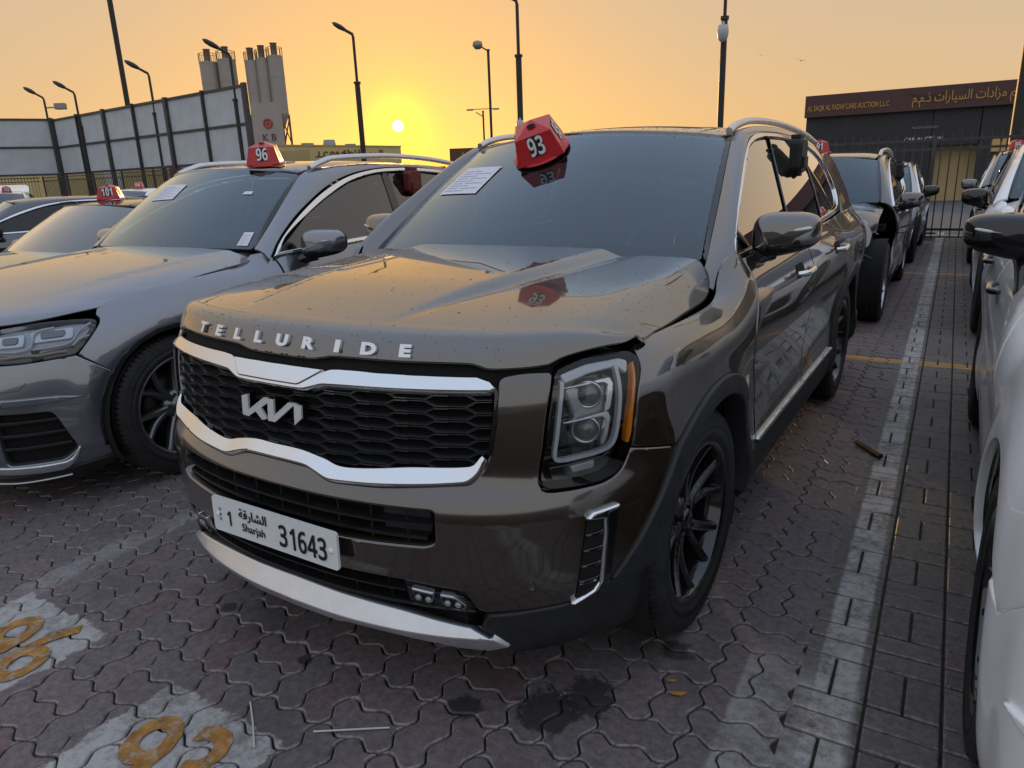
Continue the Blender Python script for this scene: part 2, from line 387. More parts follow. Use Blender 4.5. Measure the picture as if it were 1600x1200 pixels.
def pch(xs, ys):
    """monotone cubic (PCHIP) interpolator; ys may be (n,) or (n,k)"""
    xs=np.asarray(xs,float); ys=np.asarray(ys,float)
    one=ys.ndim==1
    if one: ys=ys[:,None]
    h=np.diff(xs)[:,None]; d=np.diff(ys,axis=0)/h
    m=np.zeros_like(ys)
    a,b=d[:-1],d[1:]; w1=2*h[1:]+h[:-1]; w2=h[1:]+2*h[:-1]
    with np.errstate(all='ignore'):
        hm=(w1+w2)/(w1/a+w2/b)
    m[1:-1]=np.where(a*b>0,hm,0); m[0]=d[0]; m[-1]=d[-1]
    def f(x):
        x=np.asarray(x,float); i=np.clip(np.searchsorted(xs,x,side='right')-1,0,len(xs)-2)
        H=h[i,0]; t=(x-xs[i])/H; t=np.clip(t,-.5,1.5)[...,None]; H=H[...,None]
        r=(ys[i]*(1+2*t)*(1-t)**2+m[i]*H*t*(1-t)**2+ys[i+1]*t*t*(3-2*t)+m[i+1]*H*t*t*(t-1))
        return r[...,0] if one else r
    return f
def cat(xs, ys):
    """C1 cubic through points, finite-difference tangents (smoother than pch)"""
    xs=np.asarray(xs,float); ys=np.asarray(ys,float); one=ys.ndim==1
    if one: ys=ys[:,None]
    h=np.diff(xs)[:,None]; d=np.diff(ys,axis=0)/h; m=np.zeros_like(ys)
    m[1:-1]=(d[:-1]*h[1:]+d[1:]*h[:-1])/(h[1:]+h[:-1]); m[0]=d[0]; m[-1]=d[-1]
    def f(x):
        x=np.asarray(x,float); i=np.clip(np.searchsorted(xs,x,side='right')-1,0,len(xs)-2)
        H=h[i,0]; t=((x-xs[i])/H)
        lo=np.clip(t,0,1)[...,None]; ex=(t-np.clip(t,0,1))[...,None]; H=H[...,None]; t=lo
        r=(ys[i]*(1+2*t)*(1-t)**2+m[i]*H*t*(1-t)**2+ys[i+1]*t*t*(3-2*t)+m[i+1]*H*t*t*(t-1))
        r=r+ex*H*np.where(ex<0,m[i],m[i+1])
        return r[...,0] if one else r
    return f
def sst(a,b,x): t=np.clip((x-a)/(b-a),0,1); return t*t*(3-2*t)
class Body:
    """wrap-around body skin: s = signed arc length along the plan contour from the nose, v = height parameter"""
    def __init__(B, contour, stations, arches=(), flare=.018, crease=None):
        c=np.array(contour,float); 
        # densify with spline over chord length
        ch=np.r_[0,np.cumsum(np.hypot(*np.diff(c,axis=0).T))]
        f=cat(ch,c); tt=np.linspace(0,ch[-1],1500); P=f(tt)
        P[0,0]=0
        L=np.r_[0,np.cumsum(np.hypot(*np.diff(P,axis=0).T))]
        B.L=L[-1]; B.P=P; B.Ls=L
        T=np.gradient(P,L,axis=0); T/=np.linalg.norm(T,axis=1)[:,None]
        T[0]=(1,0)
        B.T=T
        B.st=[(s,cat([q[0] for q in pr],[(q[1],q[2]) for q in pr])) for s,pr in stations]
        B.arches=arches; B.flare=flare; B.crease=crease
    def s_of_y(B,y):
        """s on the flank where the contour reaches y"""
        i=np.argmax((B.P[:,1]>=y)&(B.Ls>0.35)); return float(B.Ls[i])
    def s_of_x(B,x): return float(np.interp(x,B.P[:500,0],B.Ls[:500]))
    def plan(B,a):
        x=np.interp(a,B.Ls,B.P[:,0]); y=np.interp(a,B.Ls,B.P[:,1])
        tx=np.interp(a,B.Ls,B.T[:,0]); ty=np.interp(a,B.Ls,B.T[:,1]); n=np.hypot(tx,ty); 
        return x,y,ty/n,-tx/n      # outward normal of a curve going from nose (x=0) to the flank
    def __call__(B,s,v,off=0.):
        s=np.asarray(s,float); v=np.asarray(v,float); a=np.abs(s); sg=np.where(s<0,-1.,1.)
        x,y,nx,ny=B.plan(a)
        S=[q[0] for q in B.st]; a,v=np.broadcast_arrays(a,v); r=np.empty(a.shape+(2,)); sc=a.ndim==0
        for k in range(-1,len(S)):
            m=(a>(S[k] if k>=0 else -1))&(a<=(S[k+1] if k+1<len(S) else 1e9))
            if not m.any(): continue
            if k<0: q=B.st[0][1](v[m])
            elif k==len(S)-1: q=B.st[-1][1](v[m])
            else:
                w=sst(S[k],S[k+1],a[m])[...,None]; q=B.st[k][1](v[m])*(1-w)+B.st[k+1][1](v[m])*w
            r[m]=q
        o=r[...,0].copy(); z=r[...,1]
        for (yc,zc,rr) in B.arches:
            d=np.hypot(y-yc,z-zc); o=o+np.where(a>.9,B.flare*np.exp(-((d-rr)/.09)**2),0)
        if B.crease is not None: o=o+B.crease(a,y,z)
        o=o+off
        return np.stack([sg*(x+nx*o),y+ny*o,z],-1)
HC=[(0,.02),(.2,.028),(.4,.06),(.55,.105),(.64,.145),(.74,.213),(.82,.302),(.88,.40),(.93,.51),(.965,.65),(.983,.83),(.99,1.1),(.992,1.8),(.992,2.5),(.985,4.0),(.97,4.5),(.93,4.75),(.8,4.88),(.4,4.95),(0,4.97)]
FR=[(.18,-.12,.18),(.25,-.045,.25),(.30,-.03,.30),(.37,-.02,.37),(.45,0,.45),(.55,.008,.55),(.63,.012,.63),(.675,.012,.675),(.705,.004,.705),(.735,-.014,.735),(.77,-.03,.77),(.82,-.034,.82),(.9,-.04,.9),(1.0,-.058,1.0),(1.04,-.075,1.04),(1.10,-.10,1.09),(1.2,-.2,1.12)]
CO=[(.18,-.12,.18),(.25,-.05,.25),(.30,-.03,.30),(.37,-.015,.37),(.45,0,.45),(.55,.004,.55),(.63,.006,.63),(.675,.004,.675),(.705,-.004,.705),(.735,-.016,.735),(.77,-.024,.77),(.82,-.024,.82),(.9,-.028,.9),(1.0,-.045,1.0),(1.04,-.065,1.04),(1.10,-.11,1.07),(1.2,-.2,1.08)]
FE=[(.18,-.1,.18),(.25,-.05,.25),(.32,-.03,.32),(.4,-.012,.4),(.5,-.004,.5),(.6,0,.6),(.75,.0,.75),(.88,-.002,.88),(.96,-.008,.96),(1.01,-.028,1.01),(1.045,-.055,1.045),(1.08,-.085,1.066),(1.12,-.122,1.075),(1.2,-.2,1.082)]
DO=[(.18,-.12,.18),(.25,-.06,.25),(.32,-.035,.32),(.4,-.02,.4),(.5,-.03,.5),(.6,-.034,.6),(.7,-.028,.7),(.8,-.014,.8),(.88,-.002,.88),(.96,.0,.96),(1.01,-.004,1.01),(1.06,-.014,1.06),(1.12,-.038,1.12),(1.17,-.068,1.17),(1.25,-.10,1.25)]
DR=[q if q[0]<1.04 else w for q,w in zip(DO,DO[:11]+[(1.06,-.022,1.06),(1.12,-.06,1.12),(1.17,-.105,1.17),(1.25,-.16,1.25)])]
hero=Body(HC,[(.55,FR),(.95,CO),(1.25,FE),(1.72,FE),(2.06,DO),(3.7,DO),(4.7,DR)],arches=((.95,.376,.46),(3.84,.376,.46)),flare=.012)
# ---------------------------------------------------------------- template of the other cars (metres, nose at y=0)
TC=[(0,.0),(.25,.01),(.5,.06),(.66,.13),(.77,.24),(.84,.36),(.90,.52),(.945,.70),(.965,.9),(.975,1.2),(.98,2.),(.98,3.),(.965,4.2),(.92,4.75),(.75,4.98),(.4,5.04),(0,5.05)]
TFR=[(.12,-.1,.12),(.2,-.03,.2),(.28,-.008,.28),(.4,0,.4),(.55,-.005,.55),(.7,-.03,.7),(.8,-.06,.8),(.88,-.10,.87),(.94,-.16,.91),(1.0,-.22,.935),(1.08,-.3,.955),(1.15,-.37,.965)]
TF1=[(.12,-.1,.12),(.2,-.04,.2),(.28,-.015,.28),(.4,-.004,.4),(.6,0,.6),(.7,-.01,.7),(.8,-.035,.8),(.88,-.075,.88),(.94,-.12,.93),(1.0,-.17,.955),(1.08,-.25,.97),(1.15,-.32,.98)]
TF2=[(.12,-.1,.12),(.2,-.06,.2),(.3,-.03,.3),(.45,-.005,.45),(.6,0,.6),(.75,-.005,.75),(.85,-.02,.85),(.92,-.045,.92),(.98,-.085,.985),(1.03,-.13,1.025),(1.08,-.175,1.048),(1.15,-.24,1.06)]
TDO=[(.12,-.12,.12),(.2,-.07,.2),(.3,-.04,.3),(.45,-.02,.45),(.6,-.03,.6),(.75,-.01,.75),(.85,0,.85),(.93,-.01,.93),(1.0,-.03,1.0),(1.06,-.06,1.06),(1.10,-.085,1.10),(1.15,-.10,1.15)]
TYF,TYR,TZ=.90,3.86,.375
TCBOX=[(0,0),(.3,.004),(.6,.022),(.78,.06),(.88,.12),(.935,.21),(.962,.35),(.972,.6),(.976,.9),(.978,1.2),(.98,2.),(.98,3.),(.965,4.2),(.92,4.75),(.75,4.98),(.4,5.04),(0,5.05)]
def tbody(sc=(1,1,1), contour=None):
    """scaled body skin; s and v stay in template units"""
    b=Body(contour or TC,[(.50,TFR),(.95,TF1),(1.62,TF2),(2.1,TF2),(2.45,TDO),(4.6,TDO)],arches=((TYF,TZ,.46),(TYR,TZ,.46)),flare=.014)
    k=np.array(sc,float)
    f=lambda s,v,off=0.: b(s,v,off)*k
    f.raw=b
    return f
# ================================================================ ground: sand sheet, bedding, block paving
CAM = np.array([1.603,-1.213,1.51])
def ground_mat(name, kind):
    """concrete block colour: grey-mauve with odd red blocks, stains, worn white paint, dirt in patches"""
    m = bpy.data.materials.new(name); m.use_nodes = True; t = m.node_tree; b = t.nodes['Principled BSDF']; Ln = t.links
    def nd(ty, **k):
        n = t.nodes.new(ty)
        for a, q in k.items(): setattr(n, a, q)
        return n
    def mth(op, a, b_=None, clamp=False):
        n = nd('ShaderNodeMath', operation=op, use_clamp=clamp)
        for i, q in enumerate((a, b_)):
            if q is None: continue
            if isinstance(q, (int, float)): n.inputs[i].default_value = q
            else: Ln.new(q, n.inputs[i])
        return n.outputs[0]
    def mixc(f, a, c, bt='MIX'):
        n = nd('ShaderNodeMix', data_type='RGBA', blend_type=bt)
        for i, q in ((0, f), (6, a), (7, c)):
            if isinstance(q, (int, float)): n.inputs[i].default_value = q
            elif isinstance(q, tuple): n.inputs[i].default_value = (*q, 1)
            else: Ln.new(q, n.inputs[i])
        return n.outputs[2]
    def sm(x, a, c): 
        n = nd('ShaderNodeMapRange', interpolation_type='SMOOTHSTEP'); Ln.new(x, n.inputs[0]); n.inputs[1].default_value = a; n.inputs[2].default_value = c; return n.outputs[0]
    geo = nd('ShaderNodeNewGeometry'); oi = nd('ShaderNodeObjectInfo'); pos = geo.outputs['Position']
    rnd_ = mth('FRACT', mth('ADD', mth('MULTIPLY', geo.outputs['Random Per Island'], 7.31), mth('MULTIPLY', oi.outputs['Random'], 3.77)))
    rn2 = mth('FRACT', mth('MULTIPLY', rnd_, 13.7))
    def noise(sc, det=6, ro=.6, off=0.):
        n = nd('ShaderNodeTexNoise'); n.inputs['Scale'].default_value = sc; n.inputs['Detail'].default_value = det; n.inputs['Roughness'].default_value = ro
        if off:
            va = nd('ShaderNodeVectorMath', operation='ADD'); Ln.new(pos, va.inputs[0]); va.inputs[1].default_value = (off, off*.7, 0); Ln.new(va.outputs[0], n.inputs['Vector'])
        else: Ln.new(pos, n.inputs['Vector'])
        return n.outputs[0]
    base = (.176,.142,.150) if kind == 'uni' else (.150,.138,.128)
    c = mixc(sm(rnd_, .80, 1.05), base, (.165,.105,.112))
    c = mixc(mth('MULTIPLY', sm(rn2, .2, .9), .55), c, (.135,.130,.134) if kind == 'uni' else (.115,.108,.10))
    n1 = noise(2.2); n2 = noise(38, 8, .75); n3 = noise(9, 6, .7, 3.1); n4 = noise(220, 3, .8)
    c = mixc(1.0, c, mixc(sm(n2, .3, .72), (.62,.62,.62), (1.28,1.25,1.22)), 'MULTIPLY')
    c = mixc(1.0, c, mixc(sm(n4, .35, .7), (.82,.82,.82), (1.12,1.12,1.12)), 'MULTIPLY')
    c = mixc(mth('MULTIPLY', sm(n1, .50, .68), .45), c, (.062,.057,.052))
    c = mixc(mth('MULTIPLY', sm(n3, .56, .72), .5), c, (.085,.075,.062))
    sn = nd('ShaderNodeSeparateXYZ'); Ln.new(geo.outputs['True Normal'], sn.inputs[0])
    c = mixc(mth('MULTIPLY', mth('SUBTRACT', 1.0, sm(sn.outputs[2], .80, .97)), mth('MULTIPLY', sm(n2, .35, .6), .75)), c, (.30,.265,.25))
    sx = nd('ShaderNodeSeparateXYZ'); Ln.new(pos, sx.inputs[0]); X, Y = sx.outputs[0], sx.outputs[1]
    # dark drips
    for (x0, y0, r0) in ((.49,.20,.055),(.72,.31,.10),(.79,.42,.09),(-.09,.12,.025),(-.58,.19,.035),(.95,.75,.06),(-1.6,.9,.12)):
        d = mth('POWER', mth('ADD', mth('POWER', mth('SUBTRACT', X, x0), 2.), mth('POWER', mth('SUBTRACT', Y, y0), 2.)), .5)
        d = mth('ADD', d, mth('MULTIPLY', mth('SUBTRACT', mth('ADD', mth('MULTIPLY', n3, .6), mth('MULTIPLY', n2, .4)), .5), r0*3.2))
        c = mixc(mth('MULTIPLY', mth('SUBTRACT', 1.0, sm(d, r0*.75, r0*1.05)), .82), c, (.022,.020,.018))
    # worn white lines (lane line over the bricks, faded bay line on the left)
    pl = mth('ADD', X, mth('MULTIPLY', Y, math.tan(R_(1.34))))
    wear = mth('ADD', mth('MULTIPLY', noise(30, 8, .8, 1.7), .6), mth('MULTIPLY', noise(5, 5, .6, 5.), .5))
    edge = mth('MULTIPLY', mth('SUBTRACT', noise(14, 4, .6, 9.), .5), .022)
    def stripe(p0, p1, soft=.008):
        q = mth('ADD', pl, edge)
        return mth('MULTIPLY', sm(q, p0-soft, p0+soft), mth('SUBTRACT', 1.0, sm(q, p1-soft, p1+soft)))
    near = mth('SUBTRACT', 1.0, sm(Y, .75, 1.0))
    lane = mth('MAXIMUM', stripe(1.376, 1.492), mth('MULTIPLY', stripe(1.18, 1.50), mth('MULTIPLY', near, .55)))
    c = mixc(mth('MULTIPLY', lane, mth('MULTIPLY', sm(wear, .41, .64), .85)), c, (.48,.47,.45))
    c = mixc(mth('MULTIPLY', stripe(-1.46, -1.33, .02), mth('MULTIPLY', sm(wear, .40, .75), .62)), c, (.40,.39,.39))
    # yellow bay-end lines
    for y0, w0 in ((4.98,.062),(10.15,.06)):
        q = mth('ABSOLUTE', mth('SUBTRACT', mth('ADD', Y, edge), y0)); f = mth('MULTIPLY', mth('SUBTRACT', 1.0, sm(q, w0-.01, w0+.01)), mth('SUBTRACT', 1.0, mth('MULTIPLY', lane, .9)))
        c = mixc(mth('MULTIPLY', f, mth('MULTIPLY', sm(wear, .30, .52), .9)), c, (.46,.235,.05))
    # white number patches
    def blob(x0, x1, y0, y1, rot=0.):
        w_ = mth('MULTIPLY', mth('SUBTRACT', noise(9, 7, .7, 2.), .5), .14)
        fx = mth('MULTIPLY', sm(mth('ADD', X, w_), x0-.005, x0+.005), mth('SUBTRACT', 1.0, sm(mth('ADD', X, w_), x1-.005, x1+.005)))
        fy = mth('MULTIPLY', sm(mth('SUBTRACT', Y, w_), y0-.005, y0+.005), mth('SUBTRACT', 1.0, sm(mth('SUBTRACT', Y, w_), y1-.005, y1+.005)))
        return mth('MULTIPLY', fx, fy)
    for a in ((-.38,.13,-.62,-.17),(-1.36,-.82,-.60,-.13)):
        c = mixc(mth('MULTIPLY', blob(*a), mth('ADD', .25, mth('MULTIPLY', sm(wear, .42, .62), .68))), c, (.44,.435,.42))
    Ln.new(c, b.inputs['Base Color'])
    ro = nd('ShaderNodeMapRange'); Ln.new(n1, ro.inputs[0]); ro.inputs[1].default_value = .3; ro.inputs[2].default_value = .7; ro.inputs[3].default_value = .78; ro.inputs[4].default_value = .52
    Ln.new(ro.outputs[0], b.inputs['Roughness']); b.inputs['Specular IOR Level'].default_value = .4
    bp = nd('ShaderNodeBump'); bp.inputs['Strength'].default_value = .35; bp.inputs['Distance'].default_value = .004
    Ln.new(mth('ADD', n2, mth('MULTIPLY', n4, .5)), bp.inputs['Height']); Ln.new(bp.outputs[0], b.inputs['Normal'])
    return m
M_uni = ground_mat('block_paving', 'uni'); M_brick = ground_mat('brick_paving', 'brick')
M_bed = mat('joint_sand', (.030,.027,.023), .95, noise=(30,.5), bump=(80,.4))
M_sand = mat('lot_surface', (.12,.11,.10), .85, noise=(6,.3), bump=(40,.3))
M_road = mat('road_asphalt', (.11,.11,.115), .85, noise=(12,.2))
mb = MB(); mb.add([(-900,-900,-.06),(900,-900,-.06),(900,900,-.06),(-900,900,-.06)], [(0,1,2,3)]); tag(mb.build('ground', M_sand), kind='structure')
mb = MB(); mb.add([(-46,-9,-.013),(14,-9,-.013),(14,15.4,-.013),(-46,15.4,-.013)], [(0,1,2,3)]); PAVE = tag(mb.build('pavement', M_bed), kind='structure')
mb = MB(); mb.add([(-30,17.0,-.03),(40,17.0,-.03),(40,33.0,-.03),(-30,33.0,-.03)], [(0,1,2,3)]); tag(mb.build('road', M_road), kind='structure')
mb = MB(); mb.box((0,15.6,-.01),(60,.25,.10), bev=.01); tag(mb.build('kerb', mat('kerb_concrete', (.30,.27,.24), .8, noise=(8,.2))), kind='structure')
def wv(t, d=.0125):
    u_ = (t*2) % 1.0
    return d*np.interp(u_, [0,.20,.33,.64,.78,1.0], [0,1,1,-1,-1,0])
TS = np.array([0,.10,.165,.32,.39,.5,.60,.665,.82,.89,1.0])
CP = .2328
def uni_outline(kind, half):
    """one zigzag block inside a unit cell (metres), kind V or H, half 0 / 1"""
    T = TS*CP; Wv = wv(TS)
    Th = TS[:6]*CP if half == 0 else TS[5:]*CP; Wh = wv(TS[:6]) if half == 0 else wv(TS[5:])
    lo, hi = (0, CP/2) if half == 0 else (CP/2, CP)
    if kind == 'H':
        bot = [(a, lo+w) for a, w in zip(T, Wv)]; top = [(a, hi+w) for a, w in zip(T, Wv)]
        lef = [(w, a) for a, w in zip(Th, Wh)]; rig = [(CP+w, a) for a, w in zip(Th, Wh)]
        return np.array(bot[:-1]+rig[:-1]+top[::-1][:-1]+lef[::-1][:-1])
    lef = [(lo+w, a) for a, w in zip(T, Wv)]; rig = [(hi+w, a) for a, w in zip(T, Wv)]
    bot = [(a, w) for a, w in zip(Th, Wh)]; top = [(a, CP+w) for a, w in zip(Th, Wh)]
    return np.array(bot[:-1]+rig[:-1]+top[::-1][:-1]+lef[::-1][:-1])
def inset(P, d):
    a = np.roll(P, 1, 0); b = np.roll(P, -1, 0); e1 = P-a; e2 = b-P
    n1 = np.stack([-e1[:,1], e1[:,0]], -1); n2 = np.stack([-e2[:,1], e2[:,0]], -1)
    n1 /= np.maximum(np.linalg.norm(n1, axis=1), 1e-9)[:,None]; n2 /= np.maximum(np.linalg.norm(n2, axis=1), 1e-9)[:,None]
    n = n1+n2; l = np.maximum((n*n).sum(1), .6); return P+n*(2*d/l)[:,None]
def block(P, g, near=True):
    n = len(P); rings = [(inset(P, g), -.013)] + ([(inset(P, g+.0004), -.0045), (inset(P, g+.0045), 0.)] if near else [(inset(P, g+.002), 0.)])
    V = [(q[0], q[1], z) for R, z in rings for q in R]; k = len(rings); F = []
    for r in range(k-1): F += [(r*n+i, r*n+(i+1) % n, (r+1)*n+(i+1) % n, (r+1)*n+i) for i in range(n)]
    F.append(tuple(range((k-1)*n, k*n))); return V, F
UNI = {(k, h): uni_outline(k, h) for k in 'HV' for h in (0, 1)}
rg = random.Random(3)
def place_blocks(items, name, m, maxn, ang, stuffname):
    """items: (distance, key, outline, x, y) in a frame turned by ang; nearest maxn become single parts"""
    items.sort(key=lambda q: q[0]); Rz = Matrix.Rotation(R_(ang), 4, 'Z'); cache = {}
    for d, key, P, x, y in items[:maxn]:
        if key not in cache:
            V, F = block(P-P.mean(0), .0032); me = bpy.data.meshes.new(name); me.from_pydata(V, [], F); me.materials.append(m); me.update(); cache[key] = me
        c = P.mean(0); o = bpy.data.objects.new(name, cache[key]); w = Rz @ Vector((x+c[0], y+c[1], 0))
        o.location = (w.x, w.y, rg.uniform(-.0022,.0015)); o.rotation_euler = (rg.uniform(-.011,.011), rg.uniform(-.011,.011), R_(ang)+rg.uniform(-.006,.006)); link(o, PAVE)
    mb = MB()
    for d, key, P, x, y in items[maxn:]:
        V, F = block(P, .0032, d < 4.5); dz = rg.uniform(-.002,.0015); tx, ty = rg.uniform(-.01,.01), rg.uniform(-.01,.01); c = P.mean(0)
        mb.add([Rz @ Vector((v[0]+x, v[1]+y, v[2]+dz+tx*(v[0]-c[0])+ty*(v[1]-c[1]))) for v in V], F)
    return tag(mb.build(stuffname, m, PAVE, fixn=False), kind='stuff')
fwd = np.array([math.sin(_yaw), math.cos(_yaw)])
items = []
for i in range(-40, 8):
    for j in range(-6, 64):
        x, y = -.538+i*CP, -.066+j*CP
        if x > 1.30-CP*.6: continue
        dx, dy = x-CAM[0], y-CAM[1]; dep = dx*fwd[0]+dy*fwd[1]; lat = dx*fwd[1]-dy*fwd[0]
        if dep < .1 or abs(lat) > dep*.86+.9: continue
        if x < -6 and y < 2: continue
        kind = 'V' if (i+j) % 2 == 0 else 'H'
        hid = 0
        if -.78 < x < .70 and .35 < y < 4.9: hid = 8       # under the brown car
        if x < -2.0: hid = 4
        for h in (0, 1): items.append((math.hypot(dep, 1.5)+hid, (kind, h), UNI[(kind, h)], x, y))
place_blocks(items, 'paver', M_uni, 300, .6, 'distant_pavers')
items = []; BK = .1905
for bnd in range(6):
    p0 = 1.327+bnd*.1930
    for j in range(-6, 42):
        q0 = .868-.025+j*.381
        for (ox, oy, w_, h_) in ((0,-.0945,.0945,.187),(.0965,-.0945,.0945,.187),(0,.0955,.191,.0935),(0,.191,.191,.0935)):
            P = np.array([(0,0),(w_,0),(w_,h_),(0,h_)], float); x, y = p0+ox, q0+oy
            dx, dy = x-CAM[0], y-CAM[1]; dep = dx*fwd[0]+dy*fwd[1]; lat = dx*fwd[1]-dy*fwd[0]
            if dep < .1 or abs(lat) > dep*.86+.7: continue
            items.append((math.hypot(dep, 1.5)+(4 if p0 > 1.75 else 0), (round(w_, 3),), P, x, y))
place_blocks(items, 'brick', M_brick, 300, 1.34, 'distant_bricks')
# painted bay numbers
M_yel = mat('yellow_road_paint', (.33,.155,.03), .8, noise=(16,.55), bump=(60,.3))
_t = M_yel.node_tree; _b = _t.nodes['Principled BSDF']; _src = _b.inputs['Base Color'].links[0].from_socket
_tc = _t.nodes.new('ShaderNodeTexCoord'); _n = _t.nodes.new('ShaderNodeTexNoise'); _n.inputs['Scale'].default_value = 26; _n.inputs['Detail'].default_value = 8; _n.inputs['Roughness'].default_value = .75; _t.links.new(_tc.outputs['Object'], _n.inputs['Vector'])
_r = _t.nodes.new('ShaderNodeMapRange'); _r.inputs[1].default_value = .50; _r.inputs[2].default_value = .62; _r.inputs[4].default_value = .8; _t.links.new(_n.outputs[0], _r.inputs[0])
_m = _t.nodes.new('ShaderNodeMix'); _m.data_type = 'RGBA'; _m.inputs[7].default_value = (.36,.34,.31,1); _t.links.new(_r.outputs[0], _m.inputs[0]); _t.links.new(_src, _m.inputs[6]); _t.links.new(_m.outputs[2], _b.inputs['Base Color'])
for txt, x, y, rz, lab in (('93', -.105, -.395, R_(14), 'orange painted bay number at the bottom edge of the photo'), ('96', -1.02, -.33, R_(14), 'orange painted bay number cut by the left edge of the photo')):
    me = text_mesh(txt, size=.44, bold=.006, ext=.0008, sx=.80)
    xs = [v.co.x for v in me.vertices]; ys = [v.co.y for v in me.vertices]; c = Vector(((min(xs)+max(xs))/2, (min(ys)+max(ys))/2, 0))
    for v in me.vertices: v.co -= c
    me.materials.append(M_yel); o = bpy.data.objects.new('painted_number', me); o.location = (x, y, .0042); o.rotation_euler = (0, 0, rz); link(o, None, lab, 'marking')
# ================================================================ fences, boards, buildings, poles
M_steel = mat('dark_steel', (.060,.058,.056), .5, .3, noise=(5,.3))
M_board = mat('grey_board', (.52,.54,.56), .7, noise=(1.2,.10))
M_pole = mat('pole_paint', (.03,.028,.026), .5, .2)
M_galv = mat('galvanised', (.30,.29,.27), .5, .5)
def railing(name, a, b, h, label, sp=.16, tips=True, parent=None, r=.011, rails=(.1,.93,1.02)):
    """steel picket fence between two ground points: rails, posts and single pickets"""
    a = Vector(a); b = Vector(b); L = (b-a).length; t = (b-a)/L; root = thing(name, a, 0, label, 'fence'); ang = math.atan2(t.y, t.x); root.rotation_euler = (0,0,ang)
    for k in rails:
        mb = MB(); mb.box((L/2,0,h*k),(L,.035,.045)); mb.build('rail', M_steel, root)
    n = int(L/sp); mbp = MB(); mbp.box((0,0,h*.5),(r*2,r*2,h*.98)); 
    first = None
    def picket():
        m_ = MB(); m_.box((0,0,h*.50),(r*2,r*2,h*.96))
        if tips: m_.add([(-.022,0,h*.99),(0,-.01,h*.99),(.022,0,h*.99),(0,.01,h*.99),(0,0,h*1.11),(0,0,h*.95)], [(0,1,4),(1,2,4),(2,3,4),(3,0,4),(1,0,5),(2,1,5),(3,2,5),(0,3,5)])
        return m_
    lim = min(n, 150)
    for i in range(lim):
        if first is None: first = picket().build('picket', M_steel, root); first.location = (sp*(i+.5),0,0)
        else:
            o = first.copy(); COL.objects.link(o); o.parent = root; o.location = (sp*(i+.5),0,0)
    if n > lim:
        mb = MB()
        for i in range(lim, n):
            m_ = picket(); mb.add([(v[0]+sp*(i+.5), v[1], v[2]) for v in m_.V], m_.F)
        tag(mb.build('far_pickets', M_steel, root), kind='stuff')
    for i in range(int(L/3)+1):
        mb = MB(); mb.box((i*3.0,0,h*.53),(.07,.07,h*1.06)); mb.build('post', M_steel, root)
    return root
railing('steel_fence', (-5.2,15.25,0), (9.0,15.25,0), 1.80, 'dark steel picket gate fence in front of the auction building', .155)
railing('steel_fence', (-44.2,21.2,0), (-24.2,19.9,0), 2.2, 'steel picket fence below the tall grey boards', .155)
railing('steel_fence', (-51.0,8.6,0), (-44.3,21.1,0), 2.2, 'steel picket fence running out at the left edge of the photo', .155)
# --- tall board wall: posts, rails and single panels
def boards(name, a, b, ncol, z0, z1, label):
    a = Vector(a); b = Vector(b); L = (b-a).length; t = (b-a)/L; root = thing(name, a, math.atan2(t.y, t.x), label, 'hoarding'); w = L/ncol; zm = (z0+z1)/2
    pm = None
    for i in range(ncol):
        for z in (z0, zm):
            if pm is None:
                mb = MB(); mb.box((w/2,0,(zm-z0)/2),(w-.10,.05,(zm-z0)-.10), bev=.01); pm = mb.build('panel', M_board, root); pm.location = (0,0,z)
            else:
                o = pm.copy(); COL.objects.link(o); o.parent = root; o.location = (i*w, rg.uniform(-.015,.015), z)
    for z in (z0, zm, z1): mb = MB(); mb.box((L/2,-.04,z),(L,.10,.11)); mb.build('rail', M_steel, root)
    for i in range(ncol+1):
        big = i % 2 == 0; mb = MB(); mb.box((i*w,-.09,z1/2+.05),((.24 if big else .10),.16,z1+.1)); mb.build('post', M_steel, root)
    return root
boards('board_hoarding', (-45.3,23.0,0), (-25.2,20.75,0), 6, 2.45, 5.50, 'long wall of grey boards in a dark steel frame, behind the grey car')
boards('board_hoarding', (-52.0,10.0,0), (-45.5,22.9,0), 4, 2.45, 5.55, 'wall of grey boards running out at the left edge of the photo')
# --- dark auction building with a brown sign band
AB = thing('auction_building', (0,30,0), 0, 'black building with brown sign band behind the steel fence', 'building')
M_bb = mat('black_cladding', (.030,.030,.032), .6, noise=(1.5,.2)); M_bs = mat('brown_sign', (.085,.040,.036), .6, noise=(1,.12)); M_gold = mat('gold_letters', (.50,.27,.06), .5); M_tan = mat('tan_wall', (.66,.50,.25), .8, noise=(2,.1))
mb = MB(); mb.box((-2.20,.5,1.6),(4.3,1.0,3.3)); mb.box((4.9,.5,1.6),(7.0,1.0,3.3)); mb.box((.68,.5,2.60),(1.5,1.0,1.3)); mb.build('wall', M_bb, AB)
for i in range(15):
    for x in ((-4.2+.36*i,) if -4.2+.36*i < -.15 else ()): mb = MB(); mb.box((x,-.02,.85),(.03,.03,1.7)); mb.build('cladding_batten', M_steel, AB)
mb = MB(); mb.box((.68,.95,1.1),(2.4,.1,2.2)); mb.build('inner_wall', M_tan, AB)
sgn = MB(); sgn.box((3.2,-.10,3.55),(15.2,.22,.78), bev=.01); sgn = sgn.build('sign_band', M_bs, AB)
put_text('sign_lettering', 'AL SAQR AL FADHI CARS AUCTION L.L.C', M_gold, sgn, Matrix.Translation((-2.90,-.225,3.46)) @ Matrix.Rotation(R_(90),4,'X'), size=.27, bold=.004, sx=.56, ext=.01)
AR = '\u0635\u0642\u0631'
